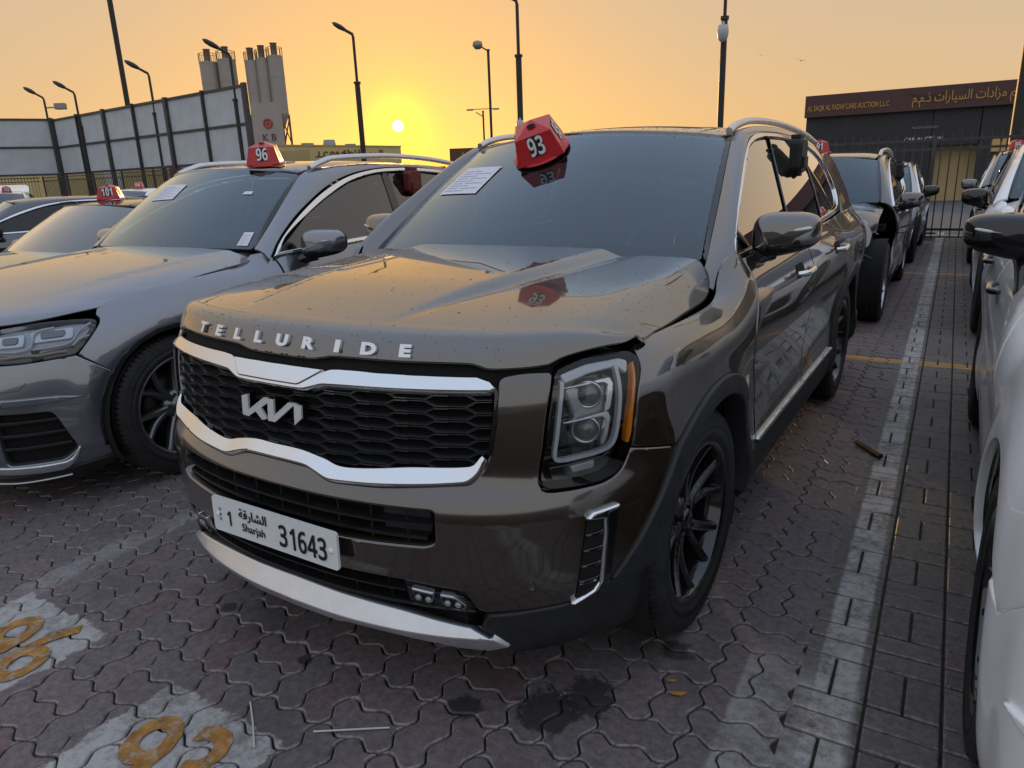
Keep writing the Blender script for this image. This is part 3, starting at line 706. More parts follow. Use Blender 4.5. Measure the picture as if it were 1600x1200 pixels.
def arab(s):
    """join Arabic letters by hand: presentation forms, laid out right to left"""
    F4 = {'\u0627':(0xFE8D,2),'\u0628':(0xFE8F,4),'\u0629':(0xFE93,2),'\u062a':(0xFE95,4),'\u062c':(0xFE9D,4),'\u062d':(0xFEA1,4),'\u062f':(0xFEA9,2),'\u0630':(0xFEAB,2),'\u0631':(0xFEAD,2),'\u0632':(0xFEAF,2),'\u0633':(0xFEB1,4),'\u0634':(0xFEB5,4),'\u0635':(0xFEB9,4),'\u0636':(0xFEBD,4),'\u0638':(0xFEC5,4),'\u0639':(0xFEC9,4),'\u0642':(0xFED5,4),'\u0643':(0xFED9,4),'\u0644':(0xFEDD,4),'\u0645':(0xFEE1,4),'\u0646':(0xFEE5,4),'\u0647':(0xFEE9,4),'\u0648':(0xFEED,2),'\u064a':(0xFEF1,4)}
    out = []
    for i, ch in enumerate(s):
        if ch not in F4: out.append(ch); continue
        c0, n = F4[ch]; pv = s[i-1] if i else ' '; nx = s[i+1] if i+1 < len(s) else ' '
        jp = pv in F4 and F4[pv][1] == 4; jn = nx in F4 and n == 4
        k = 3 if (jp and jn) else 1 if (jp and n >= 2) else 2 if jn else 0
        out.append(chr(c0+k))
    return ''.join(out[::-1])
put_text('sign_lettering', arab('\u0635\u0642\u0631 \u0644\u062a\u0646\u0638\u064a\u0645 \u0645\u0632\u0627\u062f\u0627\u062a \u0627\u0644\u0633\u064a\u0627\u0631\u0627\u062a \u0630.\u0645.\u0645'), M_gold, sgn, Matrix.Translation((1.42,-.225,3.50)) @ Matrix.Rotation(R_(90),4,'X'), size=.44, bold=.004, sx=.72, ext=.01)
mb = MB()
for sg in (1,-1): mb.add([(-.30,-.225,3.62),(-.30,-.225,3.44),(-.30+sg*.5,-.225,3.72),(-.30+sg*.62,-.225,3.75),(-.30+sg*.3,-.225,3.56)], [(0,1,4,2),(2,4,3)])
mb.build('sign_bird', mat('dark_sign_emblem', (.05,.025,.024), .6), sgn, fixn=False)
put_text('wall_lettering', 'CAR AUCTION', M_white, AB, Matrix.Translation((-.30,-.02,2.18)) @ Matrix.Rotation(R_(90),4,'X'), size=.20, sx=.9, ext=.008)
put_text('wall_lettering', 'MASTER KINGDOM', mat('grey_print', (.30,.30,.30), .6), AB, Matrix.Translation((-.30,-.02,2.58)) @ Matrix.Rotation(R_(90),4,'X'), size=.12, sx=.8, ext=.008)
mb = MB(); mb.box((2.02,-.03,1.86),(.42,.04,.42), bev=.01); mb.build('wall_sign', mat('orange_sign', (.62,.36,.12), .6), AB)
# --- batching plant: silos on legs, office block with lettering, low yellow building
M_silo = mat('silo_steel', (.33,.30,.265), .6, .1, noise=(.35,.10)); M_rust = mat('rusty_steel', (.16,.11,.075), .7, noise=(2,.3)); M_yb = mat('yellow_render', (.55,.44,.20), .8, noise=(.8,.08)); M_cream = mat('grey_render', (.36,.33,.30), .8, noise=(.8,.08))
def silo(x, y, r, z0, z1, label):
    root = thing('cement_silo', (x,y,0), 0, label, 'silo', 'silos of the batching plant')
    mb = MB(); mb.lathe([(.2,z0-1.5),(r,z0)], 28, 'z'); mb.lathe([(r,z0),(r,(z0+z1)/2),(r,z1)], 28, 'z'); mb.lathe([(r,z1),(r*.9,z1+.1),(0,z1+.15)], 28, 'z')
    for zz in (z0+.1,z0+2.2,z1-2.2,z1-.1): mb.lathe([(r*1.02,zz),(r*1.02,zz+.1)], 28, 'z')
    mb; mb.build('shell', M_silo, root)
    mb = MB(); mb.lathe([(.34,z1),(.34,z1+1.25),(.40,z1+1.27),(.40,z1+1.35),(0,z1+1.35)], 16, 'z', (r*.2,-r*.2,0)); mb.build('filter_drum', mat('drum_brown', (.22,.17,.13), .7, noise=(1,.15)), root)
    mb = MB()
    for k in range(12):
        a = 2*math.pi*k/12; mb.tube([(r*math.cos(a),r*math.sin(a),z1),(r*math.cos(a),r*math.sin(a),z1+.9)], .03, 4)
    mb.tube([(r*math.cos(a),r*math.sin(a),z1+.9) for a in np.linspace(0,2*math.pi,20,endpoint=False)], .03, 4, closed=True); mb.build('top_railing', M_rust, root)
    for k in range(4):
        a = math.pi/4+k*math.pi/2; mb = MB(); mb.tube([(r*.95*math.cos(a),r*.95*math.sin(a),0),(r*.95*math.cos(a),r*.95*math.sin(a),z0)], .12, 6); mb.build('leg', M_rust, root)
    mb = MB()
    for k in range(4):
        a = math.pi/4+k*math.pi/2; b_ = a+math.pi/2; A = lambda q, z: (r*.95*math.cos(q), r*.95*math.sin(q), z)
        mb.tube([A(a,z0-3.2),A(b_,z0-.4)], .06, 5); mb.tube([A(b_,z0-3.2),A(a,z0-.4)], .06, 5); mb.tube([A(a,z0-3.4),A(b_,z0-3.4)], .06, 5)
    mb.build('bracing', M_rust, root)
    return root
ux, uy = .85, .53
for k, (px, py, r, z0, z1, lab) in enumerate(((-72.0,54.5,.96,8.6,14.4,'grey cement silo, leftmost of the group behind the boards'),(-70.35,55.6,.98,8.6,14.6,'grey cement silo, second from the left behind the boards'),
        (-68.1,57.1,.72,8.9,14.4,'grey cement silo, third from the left, rust-streaked'),(-67.05,57.75,.74,8.9,14.6,'grey cement silo, second from the right'),(-65.85,58.5,.84,8.8,14.8,'grey cement silo at the right end with its leg frame showing'))):
    silo(px, py, r, z0, z1, lab)
KB = thing('office_block', (-49.6,42.35,0), R_(29), 'grey block with red round emblem and letters K B', 'building')
mb = MB(); mb.box((0,.4,3.95),(2.15,1.2,7.9)); mb.build('wall', M_cream, KB)
put_text('wall_lettering', 'K B', mat('brown_letters', (.09,.06,.05), .7), KB, Matrix.Translation((.25,-.225,5.15)) @ Matrix.Rotation(R_(90),4,'X'), size=.80, ext=.02)
mb = MB(); mb.tube([(.25+.34*math.cos(a),-.24,6.25+.34*math.sin(a)) for a in np.linspace(0,2*math.pi,24,endpoint=False)], .07, 6, closed=True); mb.box((.25,-.24,6.25),(.68,.05,.10)); mb.box((.25,-.25,6.25),(.10,.05,.68)); mb.build('wall_emblem', mat('red_emblem', (.42,.06,.04), .6), KB)
YB = thing('plant_building', (-48.3,42.2,0), R_(84), 'long low yellow building with brown lettering, under the sun', 'building')
mb = MB(); mb.box((7,1.5,2.2),(14,3,4.4)); mb.build('wall', M_yb, YB)
mb = MB(); mb.box((7,1.5,4.47),(14.1,3.1,.14)); mb.build('parapet', mat('parapet_cap', (.40,.32,.16), .8), YB)
M_brl = mat('brown_sign_letters', (.13,.07,.03), .7)
put_text('wall_lettering', 'READY MIX L.L.C.', M_brl, YB, Matrix.Translation((2.3,-.02,3.75)) @ Matrix.Rotation(R_(90),4,'X'), size=.66, sx=1.15, bold=.015, ext=.05)
for w_, x_ in (('\u0644\u0644\u062d\u0631\u0633\u0627\u0646\u0629', 10.0), ('\u0627\u0644\u062c\u0627\u0647\u0632\u0629', 8.1), ('\u0630.\u0645.\u0645', 6.75)):
    put_text('wall_lettering', arab(w_), M_brl, YB, Matrix.Translation((x_,-.02,3.80)) @ Matrix.Rotation(R_(90),4,'X'), size=.72, sx=1.3, bold=.015, ext=.05)
mb = MB(); mb.tube([(5.55+.24*math.cos(a),-.03,3.75+.22*math.sin(a)) for a in np.linspace(0,2*math.pi,16,endpoint=False)], .05, 5, closed=True); mb.box((5.55,-.03,3.75),(.05,.05,.40)); mb.build('wall_emblem', M_brl, YB)
mb = MB(); mb.lathe([(0,5.05),(.5,5.02),(.6,4.5),(.6,4.49)], 14, 'z', (6.0,.8,0)); mb.box((3.6,.8,4.62),(.9,.6,.2)); mb.box((8.4,.8,4.62),(.8,.6,.16)); mb.build('roof_tanks', M_galv, YB)
WB = thing('yard_wall', (-52,27,0), R_(-4), 'low yellow wall seen below the grey boards', 'wall')
mb = MB(); mb.box((0.2,0,1.5),(51,.3,3.0)); mb.build('wall', M_yb, WB)
mb = MB(); mb.box((13.5,-.2,1.6),(1.1,.1,3.2)); mb.build('red_pier', mat('red_render', (.28,.08,.06), .8), WB); mb = MB(); mb.box((6.0,-.2,1.6),(2.0,.1,3.2)); mb.build('white_gate', mat('white_render', (.6,.6,.6), .7), WB)
AK = thing('shop_building', (-36.1,49.6,0), R_(32), 'dark low building with faint lettering, right of the sun', 'building')
mb = MB(); mb.box((2.6,.6,1.85),(5.2,1.2,3.7)); mb.build('wall', mat('dark_brown_wall', (.10,.065,.03), .8), AK)
put_text('wall_lettering', 'AL SAQR', M_gold, AK, Matrix.Translation((2.3,-.02,3.05)) @ Matrix.Rotation(R_(90),4,'X'), size=.8, sx=.9, ext=.02)
RW = thing('roof_hut', (-5.9,44,0), 0, 'small dark rooftop block showing behind the roof rail', 'building')
mb = MB(); mb.box((0,0,2.3),(1.1,1.0,4.3)); mb.box((.15,0,4.55),(.45,.5,.35)); mb.build('wall', mat('brown_block', (.07,.045,.03), .8), RW)
# --- lamp posts
def lamp(name, base, h, arm, label, r=.075, az=0., head=True, group=None, cam_=False, step_=.55):
    root = thing(name, base, az, label, 'lamp post', group)
    mb = MB(); zs = h*step_; mb.tube([(0,0,0),(0,0,zs)], r, 10); mb.tube([(0,0,zs-.03),(0,0,zs+.06)], r*1.35, 10); mb.build('pole', M_pole, root)
    rise = .32*arm; zt = h-rise-.28*arm
    mb = MB(); mb.tube([(0,0,zs),(0,0,zt-.12),(-.05*arm,0,zt+.02),(-arm*.55,0,zt+rise)], r*.55, 8); mb.build('arm', M_pole, root)
    if head:
        L_ = .72; mb = MB(); V = []; F = []; d_ = Vector((-.86,0,.51)); u_ = Vector((.51,0,.86)); o_ = Vector((-arm*.50,0,zt+rise*.92))
        for t, w, hh in ((0,.06,.05),(.12,.14,.09),(.45,.21,.12),(.8,.18,.10),(1,.07,.04)):
            for k in range(10): an = 2*math.pi*k/10; V.append(o_+d_*(t*L_)+Vector((0,1,0))*(w*math.cos(an))+u_*(hh*math.sin(an)))
        for i in range(4):
            for k in range(10): F.append((i*10+k,i*10+(k+1)%10,i*10+10+(k+1)%10,i*10+10+k))
        mb.add(V,F,True); mb.add(V[-10:],[tuple(range(10))]); mb.build('lamp_head', M_pole, root)
    if cam_:
        mb = MB(); mb.tube([(0,-r,h*cam_),(0,-.35,h*cam_),(0,-.35,h*cam_-.1)], .03, 6); mb.lathe([(0,.05),(.13,.03),(.15,-.15),(.13,-.28),(.08,-.36),(0,-.40)], 14, 'z', (0,-.35,h*cam_-.1)); mb.build('security_camera', mat('camera_white', (.45,.45,.45), .4), root)
    return root
lamp('lamp_post', (-24.3,26.6,0), 8.5, .7, 'black street lamp just left of the sun', .13, R_(20), step_=.70)
lamp('lamp_post', (-14.0,24.6,0), 8.1, .6, 'black street lamp standing behind the red 93 cone', .115, R_(28), step_=.72, cam_=.44)
p3 = lamp('camera_pole', (-4.75,20.1,0), 9.5, 1.2, 'black pole with a dome camera, behind the brown car roof', .085, R_(12), step_=.56, cam_=.545)
lamp('lamp_post', (2.12,17.0,0), 9.0, 1.2, 'thick black pole at the right edge of the photo', .12, 0, step_=.9)
lamp('lamp_post', (-47.9,29.4,0), 22, 1.6, 'tall grey pole rising out of the top edge, behind the boards', .17, 0, step_=.97)
lamp('lamp_post', (-27.7,43.3,0), 10.1, .9, 'thin pole with a small round lamp, right of the sun', .09, R_(30), step_=.95, head=False)
mb = MB(); mb.lathe([(0,.25),(.3,.15),(.35,-.1),(.2,-.3),(0,-.32)], 14, 'z'); o = mb.build('lamp_globe', M_galv, [q for q in bpy.data.objects if q.name.startswith('lamp_post')][-1]); o.location = (-.7,0,10.0)
lamp('lamp_post', (-51.4,77.6,0), 9.4, 1.6, 'small distant double lamp near the horizon', .11, R_(30), step_=.96, head=False)
mb = MB(); mb.box((0,0,9.3),(3.6,.12,.10)); mb.box((-1.6,0,9.25),(.8,.4,.18)); mb.box((1.6,0,9.25),(.8,.4,.18)); mb.build('cross_arm', M_galv, [q for q in bpy.data.objects if q.name.startswith('lamp_post')][-1])
for k, (x, y, h, lab) in enumerate(((-26.0,20.8,7.3,'street lamp at the right end of the grey boards'),(-33.2,21.65,7.3,'street lamp on the boards, second from the right'),(-41.6,22.5,7.2,'street lamp on the boards, third from the right'),(-45.9,23.0,7.3,'street lamp with floodlight on the corner of the boards'))):
    lamp('lamp_post', (x,y,0), h, .85, lab, .11, R_(32), step_=.68)
mb = MB(); mb.box((.9,0,6.3),(.6,.35,.35), bev=.04); mb.tube([(0,0,6.25),(.9,0,6.25)], .04, 6); mb.build('floodlight', M_galv, [q for q in bpy.data.objects if q.name.startswith('lamp_post')][-1])
# --- birds
for k, (p, s_, lab) in enumerate((((-3.2,22.5,4.35),.16,'small dark bird in flight right of the camera pole'),((-4.35,22.5,4.62),.10,'tiny bird beside the camera pole'))):
    bm_ = MB(); bm_.add([(0,-.5,0),(.10,-.2,.03),(.09,.5,0),(-.09,.5,0),(-.10,-.2,.03),(0,0,-.10),(0,.1,.09)], [(0,1,6),(1,2,6),(2,3,6),(3,4,6),(4,0,6),(1,0,5),(2,1,5),(3,2,5),(4,3,5),(0,4,5)])
    for sg in (1,-1): bm_.add([(sg*.08,-.15,.04),(sg*.08,.22,.04),(sg*.6,.15,.30),(sg*.62,-.02,.31),(sg*1.25,.28,.02),(sg*.08,.03,.07),(sg*.6,.06,.33)], [(0,5,6,3),(5,1,2,6),(3,6,4),(6,2,4),(1,0,3,2),(2,3,4)])
    bm_.V = [tuple(np.array(v)*s_) for v in bm_.V]; o = bm_.build('bird', M_ink, None, label=lab, cat='bird'); o.location = p; o.rotation_euler = (.3,.3,.5)
# ================================================================ the brown car in the middle
M_brown = paint('brown_paint', (.025,.0165,.0105), .30, .34, .035, ior=2.35)
HERO = thing('parked_car', (0,0,0), 0, 'dark brown SUV wearing number 93, in the middle of the photo', 'car')
B = hero
def mirror_pts(pts): return [(-q[0],)+tuple(q[1:]) for q in pts[::-1]]
def sym(right):
    """full outline from its right half, listed from bottom centre round to top centre"""
    return list(right) + mirror_pts(right)
def sidepair(name, S, outline, m, parent, **k): return panel(name, S, outline, m, parent, mirror=True, **k)
SF, SR = B.s_of_y(.95), B.s_of_y(3.84); ZA = .376
def arc(c, r, a0, a1, n=20, z=ZA): return [(c+r*math.cos(R_(a0+(a1-a0)*i/n)), z+r*math.sin(R_(a0+(a1-a0)*i/n))) for i in range(n+1)]
# --- front bumper cover
fas = [(.0,.476,1),(.41,.477),(.52,.47),(.598,.454,1),(.63,.386,1),(.784,.394),(.9,.397,1),(1.0,.436,1),(1.085,.53),(1.168,.634),(1.246,.766,1),(1.085,.797,1),(1.052,.746),(1.003,.726),(.94,.723),(.835,.727),(.812,.734),(.806,.75),(.819,.829),(.838,.936),(.866,1.030,1),
       (.78,1.033),(.712,1.026,1),(.702,.99),(.69,.90),(.672,.82),(.650,.785),(.606,.764),(.366,.747),(.25,.742),(.21,.742),(.13,.765),(0,.766,1)]
def symo(half, close_bottom=True):
    """mirror an open half outline whose first and last points lie on the axis"""
    L = [(-q[0],)+tuple(q[1:]) for q in half[1:-1]][::-1]
    return list(half) + L
intake1 = rnd([(-.53,.690),(.53,.690),(.528,.60),(.50,.588),(.25,.578),(0,.576),(-.25,.578),(-.50,.588),(-.528,.60)], [.015,.015,.025,.03,0,0,0,.03,.025], .02)
M_brownb = paint('dusty_brown_paint', (.025,.0165,.0105), .35, .34, .10, .07)
panel('bumper_cover', B, spl(symo(fas), .018), M_brownb, HERO, holes=[intake1[::-1]], step=.03, r=.007, depth=.03, flip=False)
# --- grille: dark recess, hex lattice, chrome bars
gr_half = [(0,.79,1),(.19,.79),(.25,.772),(.45,.782),(.62,.80),(.665,.83),(.685,.90),(.694,.985),(.69,1.01,1),(0,1.01,1)]
panel('grille_backing', B, spl(symo(gr_half), .03), M_dark, HERO, step=.05, r=0, depth=0, off=-.045)
def bridge(half_top, half_bot): return symo(half_top)
top_out = [(0,.978,1),(.13,.979),(.165,.987),(.20,.995),(.45,.999),(.692,1.0,1),(.697,1.008,1),(.684,1.020,1),(.648,1.030,1),(.37,1.032),(.215,1.031),(.165,1.018),(.13,1.015),(0,1.015,1)]
BT = lambda s, v, off=0.: B(s, v, .022-.50*(np.asarray(v)-.995))
ct = panel('grille_top_bar', BT, spl(symo(top_out), .012), M_chrome, HERO, step=.012, r=.005, depth=.03)
# the overlapping centre tongue of the top bar
ton = rnd([(-.13,.986),(.115,.986),(.19,1.026),(-.19,1.026)], .01, .01)
panel('grille_bar_tongue', BT, ton, M_chrome, HERO, step=.015, r=.004, depth=.012, off=.005)
bot_out = [(0,.768,1),(.12,.766),(.165,.756),(.21,.744),(.26,.744),(.37,.750),(.606,.768),(.642,.790),(.662,.825,1),(.655,.835,1),(.622,.806),(.44,.792),(.28,.776),(.225,.776),(.18,.787),(.10,.80),(0,.801,1)]
_bv = cat([0,.12,.165,.21,.26,.37,.606,.66],[.784,.782,.772,.760,.760,.770,.786,.81])
panel('grille_bottom_bar', lambda s, v, off=0.: B(s, v, .014-.62*(np.asarray(v)-_bv(np.abs(s)))), spl(symo(bot_out), .012), M_chrome, HERO, step=.012, r=.005, depth=.035)
M_lat = mat('grille_lattice', (.085,.087,.09), .28, .6, .4)
M_slat = mat('grille_slats', (.010,.010,.011), .45)
def lattice():
    mb = MB(); pts = []; w0, fl, hh = .073, .043, .0152; cp, rp = .1145, .0332
    gi = spl(symo([(0,.795,1),(.19,.793),(.25,.778),(.45,.787),(.61,.805),(.655,.84),(.675,.90),(.686,.985),(.686,.995,1),(.2,.993),(.165,.984),(0,.976,1)]), .02)
    hexs = []
    for c in range(-6, 7):
        for k in range(-4, 4):
            hexs.append((c*cp, .884+(k+.5*(c % 2))*rp))
    for cx, cz in hexs:
        hx = [(cx-w0,cz),(cx-fl,cz+hh),(cx+fl,cz+hh),(cx+w0,cz),(cx+fl,cz-hh),(cx-fl,cz-hh)]
        ins = inside(gi, np.array(hx))
        if not ins.any(): continue
        rings = []
        for sc, dx, off in ((1.0,0,-.034),(1.0,0,-.012),(.985,.0012,-.008),(.955,.003,-.008),(.93,.004,-.012),(.91,.005,-.04)):
            q = np.array([(cx+(a-cx)*(1-(1-sc)*.55), cz+(b-cz)*(1-(1-sc)*2.6)) for a, b in hx]); rings.append((q, off))
        V = []; F = []
        lo, hi = gi.min(0), gi.max(0)
        for q, off in rings:
            q = q.copy(); q[:,0] = np.clip(q[:,0], -.688, .688); q[:,1] = np.clip(q[:,1], .772, 1.0)
            V += list(B(q[:,0], q[:,1], off))
        for a in range(len(rings)-1):
            for i in range(6):
                j = (i+1) % 6; F.append((a*6+i, a*6+j, (a+1)*6+j, (a+1)*6+i))
        mb.add(V, F)
        for k in range(-2, 3):          # fine slats inside the cell
            z = cz+k*hh*.36; q0 = fl+(w0-fl)*(1-abs(k)*.36)*.75
            xs = np.clip(np.array([cx-q0, cx+q0]), -.685, .685); zz = np.clip(np.array([z-.0014, z+.0014]), .772, 1.0)
            P = [B(xs[0],zz[0],-.022),B(xs[1],zz[0],-.022),B(xs[1],zz[1],-.026),B(xs[0],zz[1],-.026)]
            mb.add(P, [(0,1,2,3)], mi=1)
            P = [B(xs[0],zz[0],-.022),B(xs[1],zz[0],-.022),B(xs[1],zz[0],-.042),B(xs[0],zz[0],-.042)]
            mb.add(P, [(0,1,2,3)], mi=1)
        # little bracket notch between cells
        if (cx+fl+.03) < .62:
            for dz in (-.0035, .0035):
                P = [B(cx+w0-.004,cz+dz-.0012,-.006),B(cx+w0+.034,cz+dz-.0012,-.006),B(cx+w0+.034,cz+dz+.0012,-.006),B(cx+w0-.004,cz+dz+.0012,-.006)]
                mb.add(P, [(0,1,2,3)], mi=0)
    return mb.build('grille_lattice', [M_lat, M_slat], HERO, fixn=False)
lattice()
gfr = [(.676,.835),(.690,.90),(.700,.99),(.694,1.002)]
for sg in (1, -1):
    pth = [B(sg*a, b, .004) for a, b in spl([(q[0],q[1]) for q in gfr], .02, False)]
    mb = MB(); mb.tube(pth, .006, 8); mb.build('grille_side_trim', M_gloss, HERO)
# --- emblem: three joined slanted strokes with a short leg
def emblem():
    st = .026
    segs = [[(-.128,.925),(-.100,.933),(-.100,.868),(-.126,.872)], [(-.126,.870),(-.100,.868),(.010,.932),(-.030,.932)], [(-.074,.892),(-.050,.905),(-.020,.872),(-.040,.866)],
            [(-.014,.932),(.012,.932),(.012,.868),(-.014,.868)], [(-.014,.868),(.016,.868),(.098,.930),(.070,.930)], [(.092,.930),(.119,.925),(.119,.892),(.092,.870)]]
    mb = MB()
    for q in segs:
        for lay, (o0, o1, g, mi) in enumerate(((-.012,.010,.0045,1),(.006,.0165,0,0))):
            c = np.mean(np.array(q), 0); qq = [(a+(a-c[0])*g/.02*.5, b+(b-c[1])*g/.03*.5) for a, b in q]
            mb.prism(qq, lambda w, side: B(w[0], w[1], o0 if side else o1), mi)
    mb.build('emblem', [mat('emblem_silver', (.86,.87,.88), .25, .35), M_gloss], HERO)
emblem()
# --- hood
_hy = cat([0,.2,.4,.55,.64,.72,.80,.85,.89,.95],[.098,.105,.135,.18,.222,.285,.372,.445,.53,.68])
_hq = cat([-.03,0,.03,.06,.085,.105,.13,.17,.3,.6,1.2,1.3],[(-.003,1.007),(0,1.036),(.0065,1.063),(.016,1.089),(.026,1.110),(.038,1.1235),(.0575,1.133),(.092,1.1405),(.205,1.158),(.48,1.183),(1.0,1.218),(1.09,1.223)])
_hD = cat([-.01,0,.012,.05,.2,.5,.8,1.0,1.1],[-.03,-.02,.004,.046,.088,.112,.118,.085,.08])
def HOOD(x, t, off=0.):
    x = np.asarray(x, float); t = np.asarray(t, float); a = np.abs(x); Q = _hq(t); q, z = Q[...,0], Q[...,1]
    y = _hy(a)*(1-q)+(1.30+.13*(a/.79)**2)*q
    rp = .26*(a/.88)**2 + .74*(np.log1p(np.exp((a-.79)/.022))*.022/.0925)**1.0
    z = z-_hD(q)*rp
    xr = .275+.20*q; w = .012+.034*q; h = .020*sst(.06,.45,q)
    z = z+h*(1-sst(-1, 1, (a-xr)/w)) - .35*h*np.exp(-((a-xr-w*1.2)/(.9*w))**2)
    return np.stack([x, y, z], -1)
hood_h = [(0,.007,1),(.115,.008),(.155,.014),(.195,.022),(.40,.0225),(.585,.020),(.618,.006),(.66,.002),(.745,.005),(.765,.021),(.80,.036),(.845,.050),(.872,.052),(.884,.075,1),(.885,.2),(.882,.5),(.879,.80),(.868,.93),(.845,1.01),(.818,1.07),(.79,1.135,1),(.5,1.15),(0,1.16,1)]
panel('hood', HOOD, spl(symo(hood_h), .018), M_brown, HERO, step=.022, r=.008, depth=.012, flip=False)
panel('hood_gap_lining', B, spl(symo([(0,1.0,1),(.70,1.0),(.80,1.02),(.868,1.02,1),(.90,1.05),(1.0,1.07),(1.13,1.07,1),(1.13,1.10,1),(.8,1.085),(0,1.085,1)]), .04), M_dark, HERO, step=.05, r=0, depth=0, off=-.022)
# engine bay floor below the hood edges, so no light leaks through the gaps
mb = MB(); mb.box((0,.95,.78),(1.60,1.1,.10)); mb.box((0,.42,.70),(1.2,.3,.2)); mb.build('engine_bay', M_dark, HERO)
# raised lettering on the hood lip
for ch, x in zip('TELLURIDE', (-.39,-.29,-.19,-.094,.005,.108,.21,.31,.415)):
    e = 1e-3; t0 = .055; p0 = Vector(HOOD(x,t0)); du = Vector(HOOD(x+e,t0))-Vector(HOOD(x-e,t0)); dv = Vector(HOOD(x,t0+e))-Vector(HOOD(x,t0-e))
    Mx = frame(p0, du, dv); Mx = Mx @ Matrix.Translation((0,0,.004))
    put_text('hood_letter', ch, mat('letter_silver', (.80,.81,.82), .22, .5), HERO, Mx, size=.043, bold=.0024, ext=.004, sx=1.5 if ch != 'I' else 1.9)
# --- fender, doors, quarter panels
fen = [(1.088,.800,1),(1.098,.844),(1.116,.954),(1.146,1.018),(1.148,1.056,1),(1.17,1.070),(1.30,1.084),(1.53,1.089),(1.70,1.092),(1.78,1.102),(1.85,1.132),(1.91,1.180),(1.96,1.212),(2.0,1.224,1),(2.06,1.200,1),(2.075,1.13),(2.045,1.04),(2.008,.956),(2.018,.85),(2.09,.755),(2.15,.686),(2.185,.58),(2.205,.455,1)]
fen = fen + [(a,b) + ((1,) if i in (0,20) else ()) for i,(a,b) in enumerate(arc(SF,.502,9,129))]
sidepair('fender', B, spl(fen, .02), M_brown, HERO, step=.03, r=.004, depth=.02)
dr1 = [(2.082,1.188,1),(2.087,1.13),(2.057,1.04),(2.020,.956),(2.030,.85),(2.10,.757),(2.16,.688),(2.195,.58),(2.215,.455,1),(3.105,.455,1),(3.105,.8),(3.095,1.0),(3.075,1.192,1)]
sidepair('front_door', B, spl(dr1, .03), M_brown, HERO, step=.04, r=.005, depth=.02)
dr2 = [(3.083,1.192,1),(3.103,1.0),(3.113,.8),(3.113,.455,1),(3.92,.455,1)] + [(a,b) + ((1,) if i == 0 else ()) for i,(a,b) in enumerate(arc(SR,.52,171,128,8))] + [(4.14,.92),(4.17,1.0),(4.19,1.195,1)]
sidepair('rear_door', B, spl(dr2, .03), M_brown, HERO, step=.04, r=.005, depth=.02)
dr3 = [(4.198,1.195,1),(4.178,1.0),(4.148,.92)] + [(a,b) for i,(a,b) in enumerate(arc(SR,.52,128,8,16))] + [(4.99,.44,1),(6.36,.44,1),(6.36,1.20,1)]
sidepair('quarter_panel', B, spl(dr3, .03), M_brown, HERO, step=.05, r=.005, depth=.02)
# --- cladding
cf = [(2.085,.30,1),(2.075,.455)] + arc(SF,.502,9,129) + [(1.168,.634),(1.085,.53),(1.0,.437,1),(1.146,.437,1)] + arc(SF,.436,172,-10)
sidepair('wheel_arch_cladding', B, poly(cf, .02), M_clad, HERO, step=.03, r=.008, depth=.07, off=.012)
cr = [(4.99,.30,1)] + arc(SR,.52,4,171) + [(3.92,.30)] + arc(SR,.436,188,-8)
sidepair('wheel_arch_cladding', B, poly(cr, .03), M_clad, HERO, step=.04, r=.008, depth=.07, off=.012)
sidepair('bumper_valance', B, poly([(.655,.378),(.784,.391),(.9,.394),(.997,.432),(1.142,.432),(1.146,.24),(.72,.235),(.70,.275),(.63,.335)], .02), M_clad, HERO, step=.03, r=.006, depth=.04, off=.004)
sidepair('sill_cladding', B, poly([(2.09,.448),(3.93,.448),(3.93,.25),(2.09,.25)], .04), M_clad, HERO, step=.05, r=.006, depth=.04, off=.004)
sidepair('rear_bumper', B, poly([(4.995,.435),(6.36,.435),(6.36,.25),(4.995,.25)], .05), M_clad, HERO, step=.06, r=.006, depth=.04, off=.006)
sidepair('sill_trim', B, rnd([(2.205,.456),(2.215,.470),(3.90,.466),(3.92,.448),(2.225,.448)], .006, .03), M_satin, HERO, step=.03, r=.006, depth=.012, off=.015)
# --- lower intakes
panel('lower_intake_backing', B, poly([(-.56,.705),(.56,.705),(.56,.565),(-.56,.565)], .05), M_dark, HERO, step=.06, r=0, depth=0, off=-.09)
panel('bumper_intake_backing', B, poly([(-.66,.49),(.66,.49),(.66,.36),(-.66,.36)], .05), M_dark, HERO, step=.06, r=0, depth=0, off=-.07)
def slat(name, a0, a1, v0, v1, oa, ob, m=M_black, n=30):
    ss = np.linspace(a0, a1, n); mb = MB(); V = []; F = []
    for s_ in ss: V += [B(s_, v0, ob), B(s_, v0, oa), B(s_, v1, oa), B(s_, v1, ob)]
    for i in range(n-1):
        for k in range(4): F.append((i*4+k, i*4+(k+1) % 4, i*4+4+(k+1) % 4, i*4+4+k))
    mb.add(V, F, False); return mb.build(name, m, HERO)
slat('intake_slat', -.52, .52, .641, .648, -.012, -.06); slat('intake_slat', -.5, .5, .598, .608, -.02, -.07)
for s_ in (-.44,-.33,-.22,-.11,0,.11,.22,.33,.44): slat('intake_rib', s_-.003, s_+.003, .585, .69, -.03, -.08, n=2)
slat('radar_cover', .36, .50, .60, .684, -.05, -.06, mat('dull_grey_plastic', (.03,.032,.036), .45), 8)
slat('intake_slat', -.42, .42, .432, .439, -.012, -.06); slat('intake_slat', -.60, .60, .380, .392, -.014, -.07)
for s_ in (-.36,-.24,-.12,0,.12,.24,.36): slat('intake_rib', s_-.003, s_+.003, .39, .478, -.03, -.07, n=2)
sk = [(0,.373,1),(.367,.363),(.60,.340,1),(.66,.312),(.712,.272,1),(.65,.252,1),(.574,.258,1),(.50,.272,1),(.354,.284),(.22,.284,1),(.18,.276,1),(0,.276,1)]
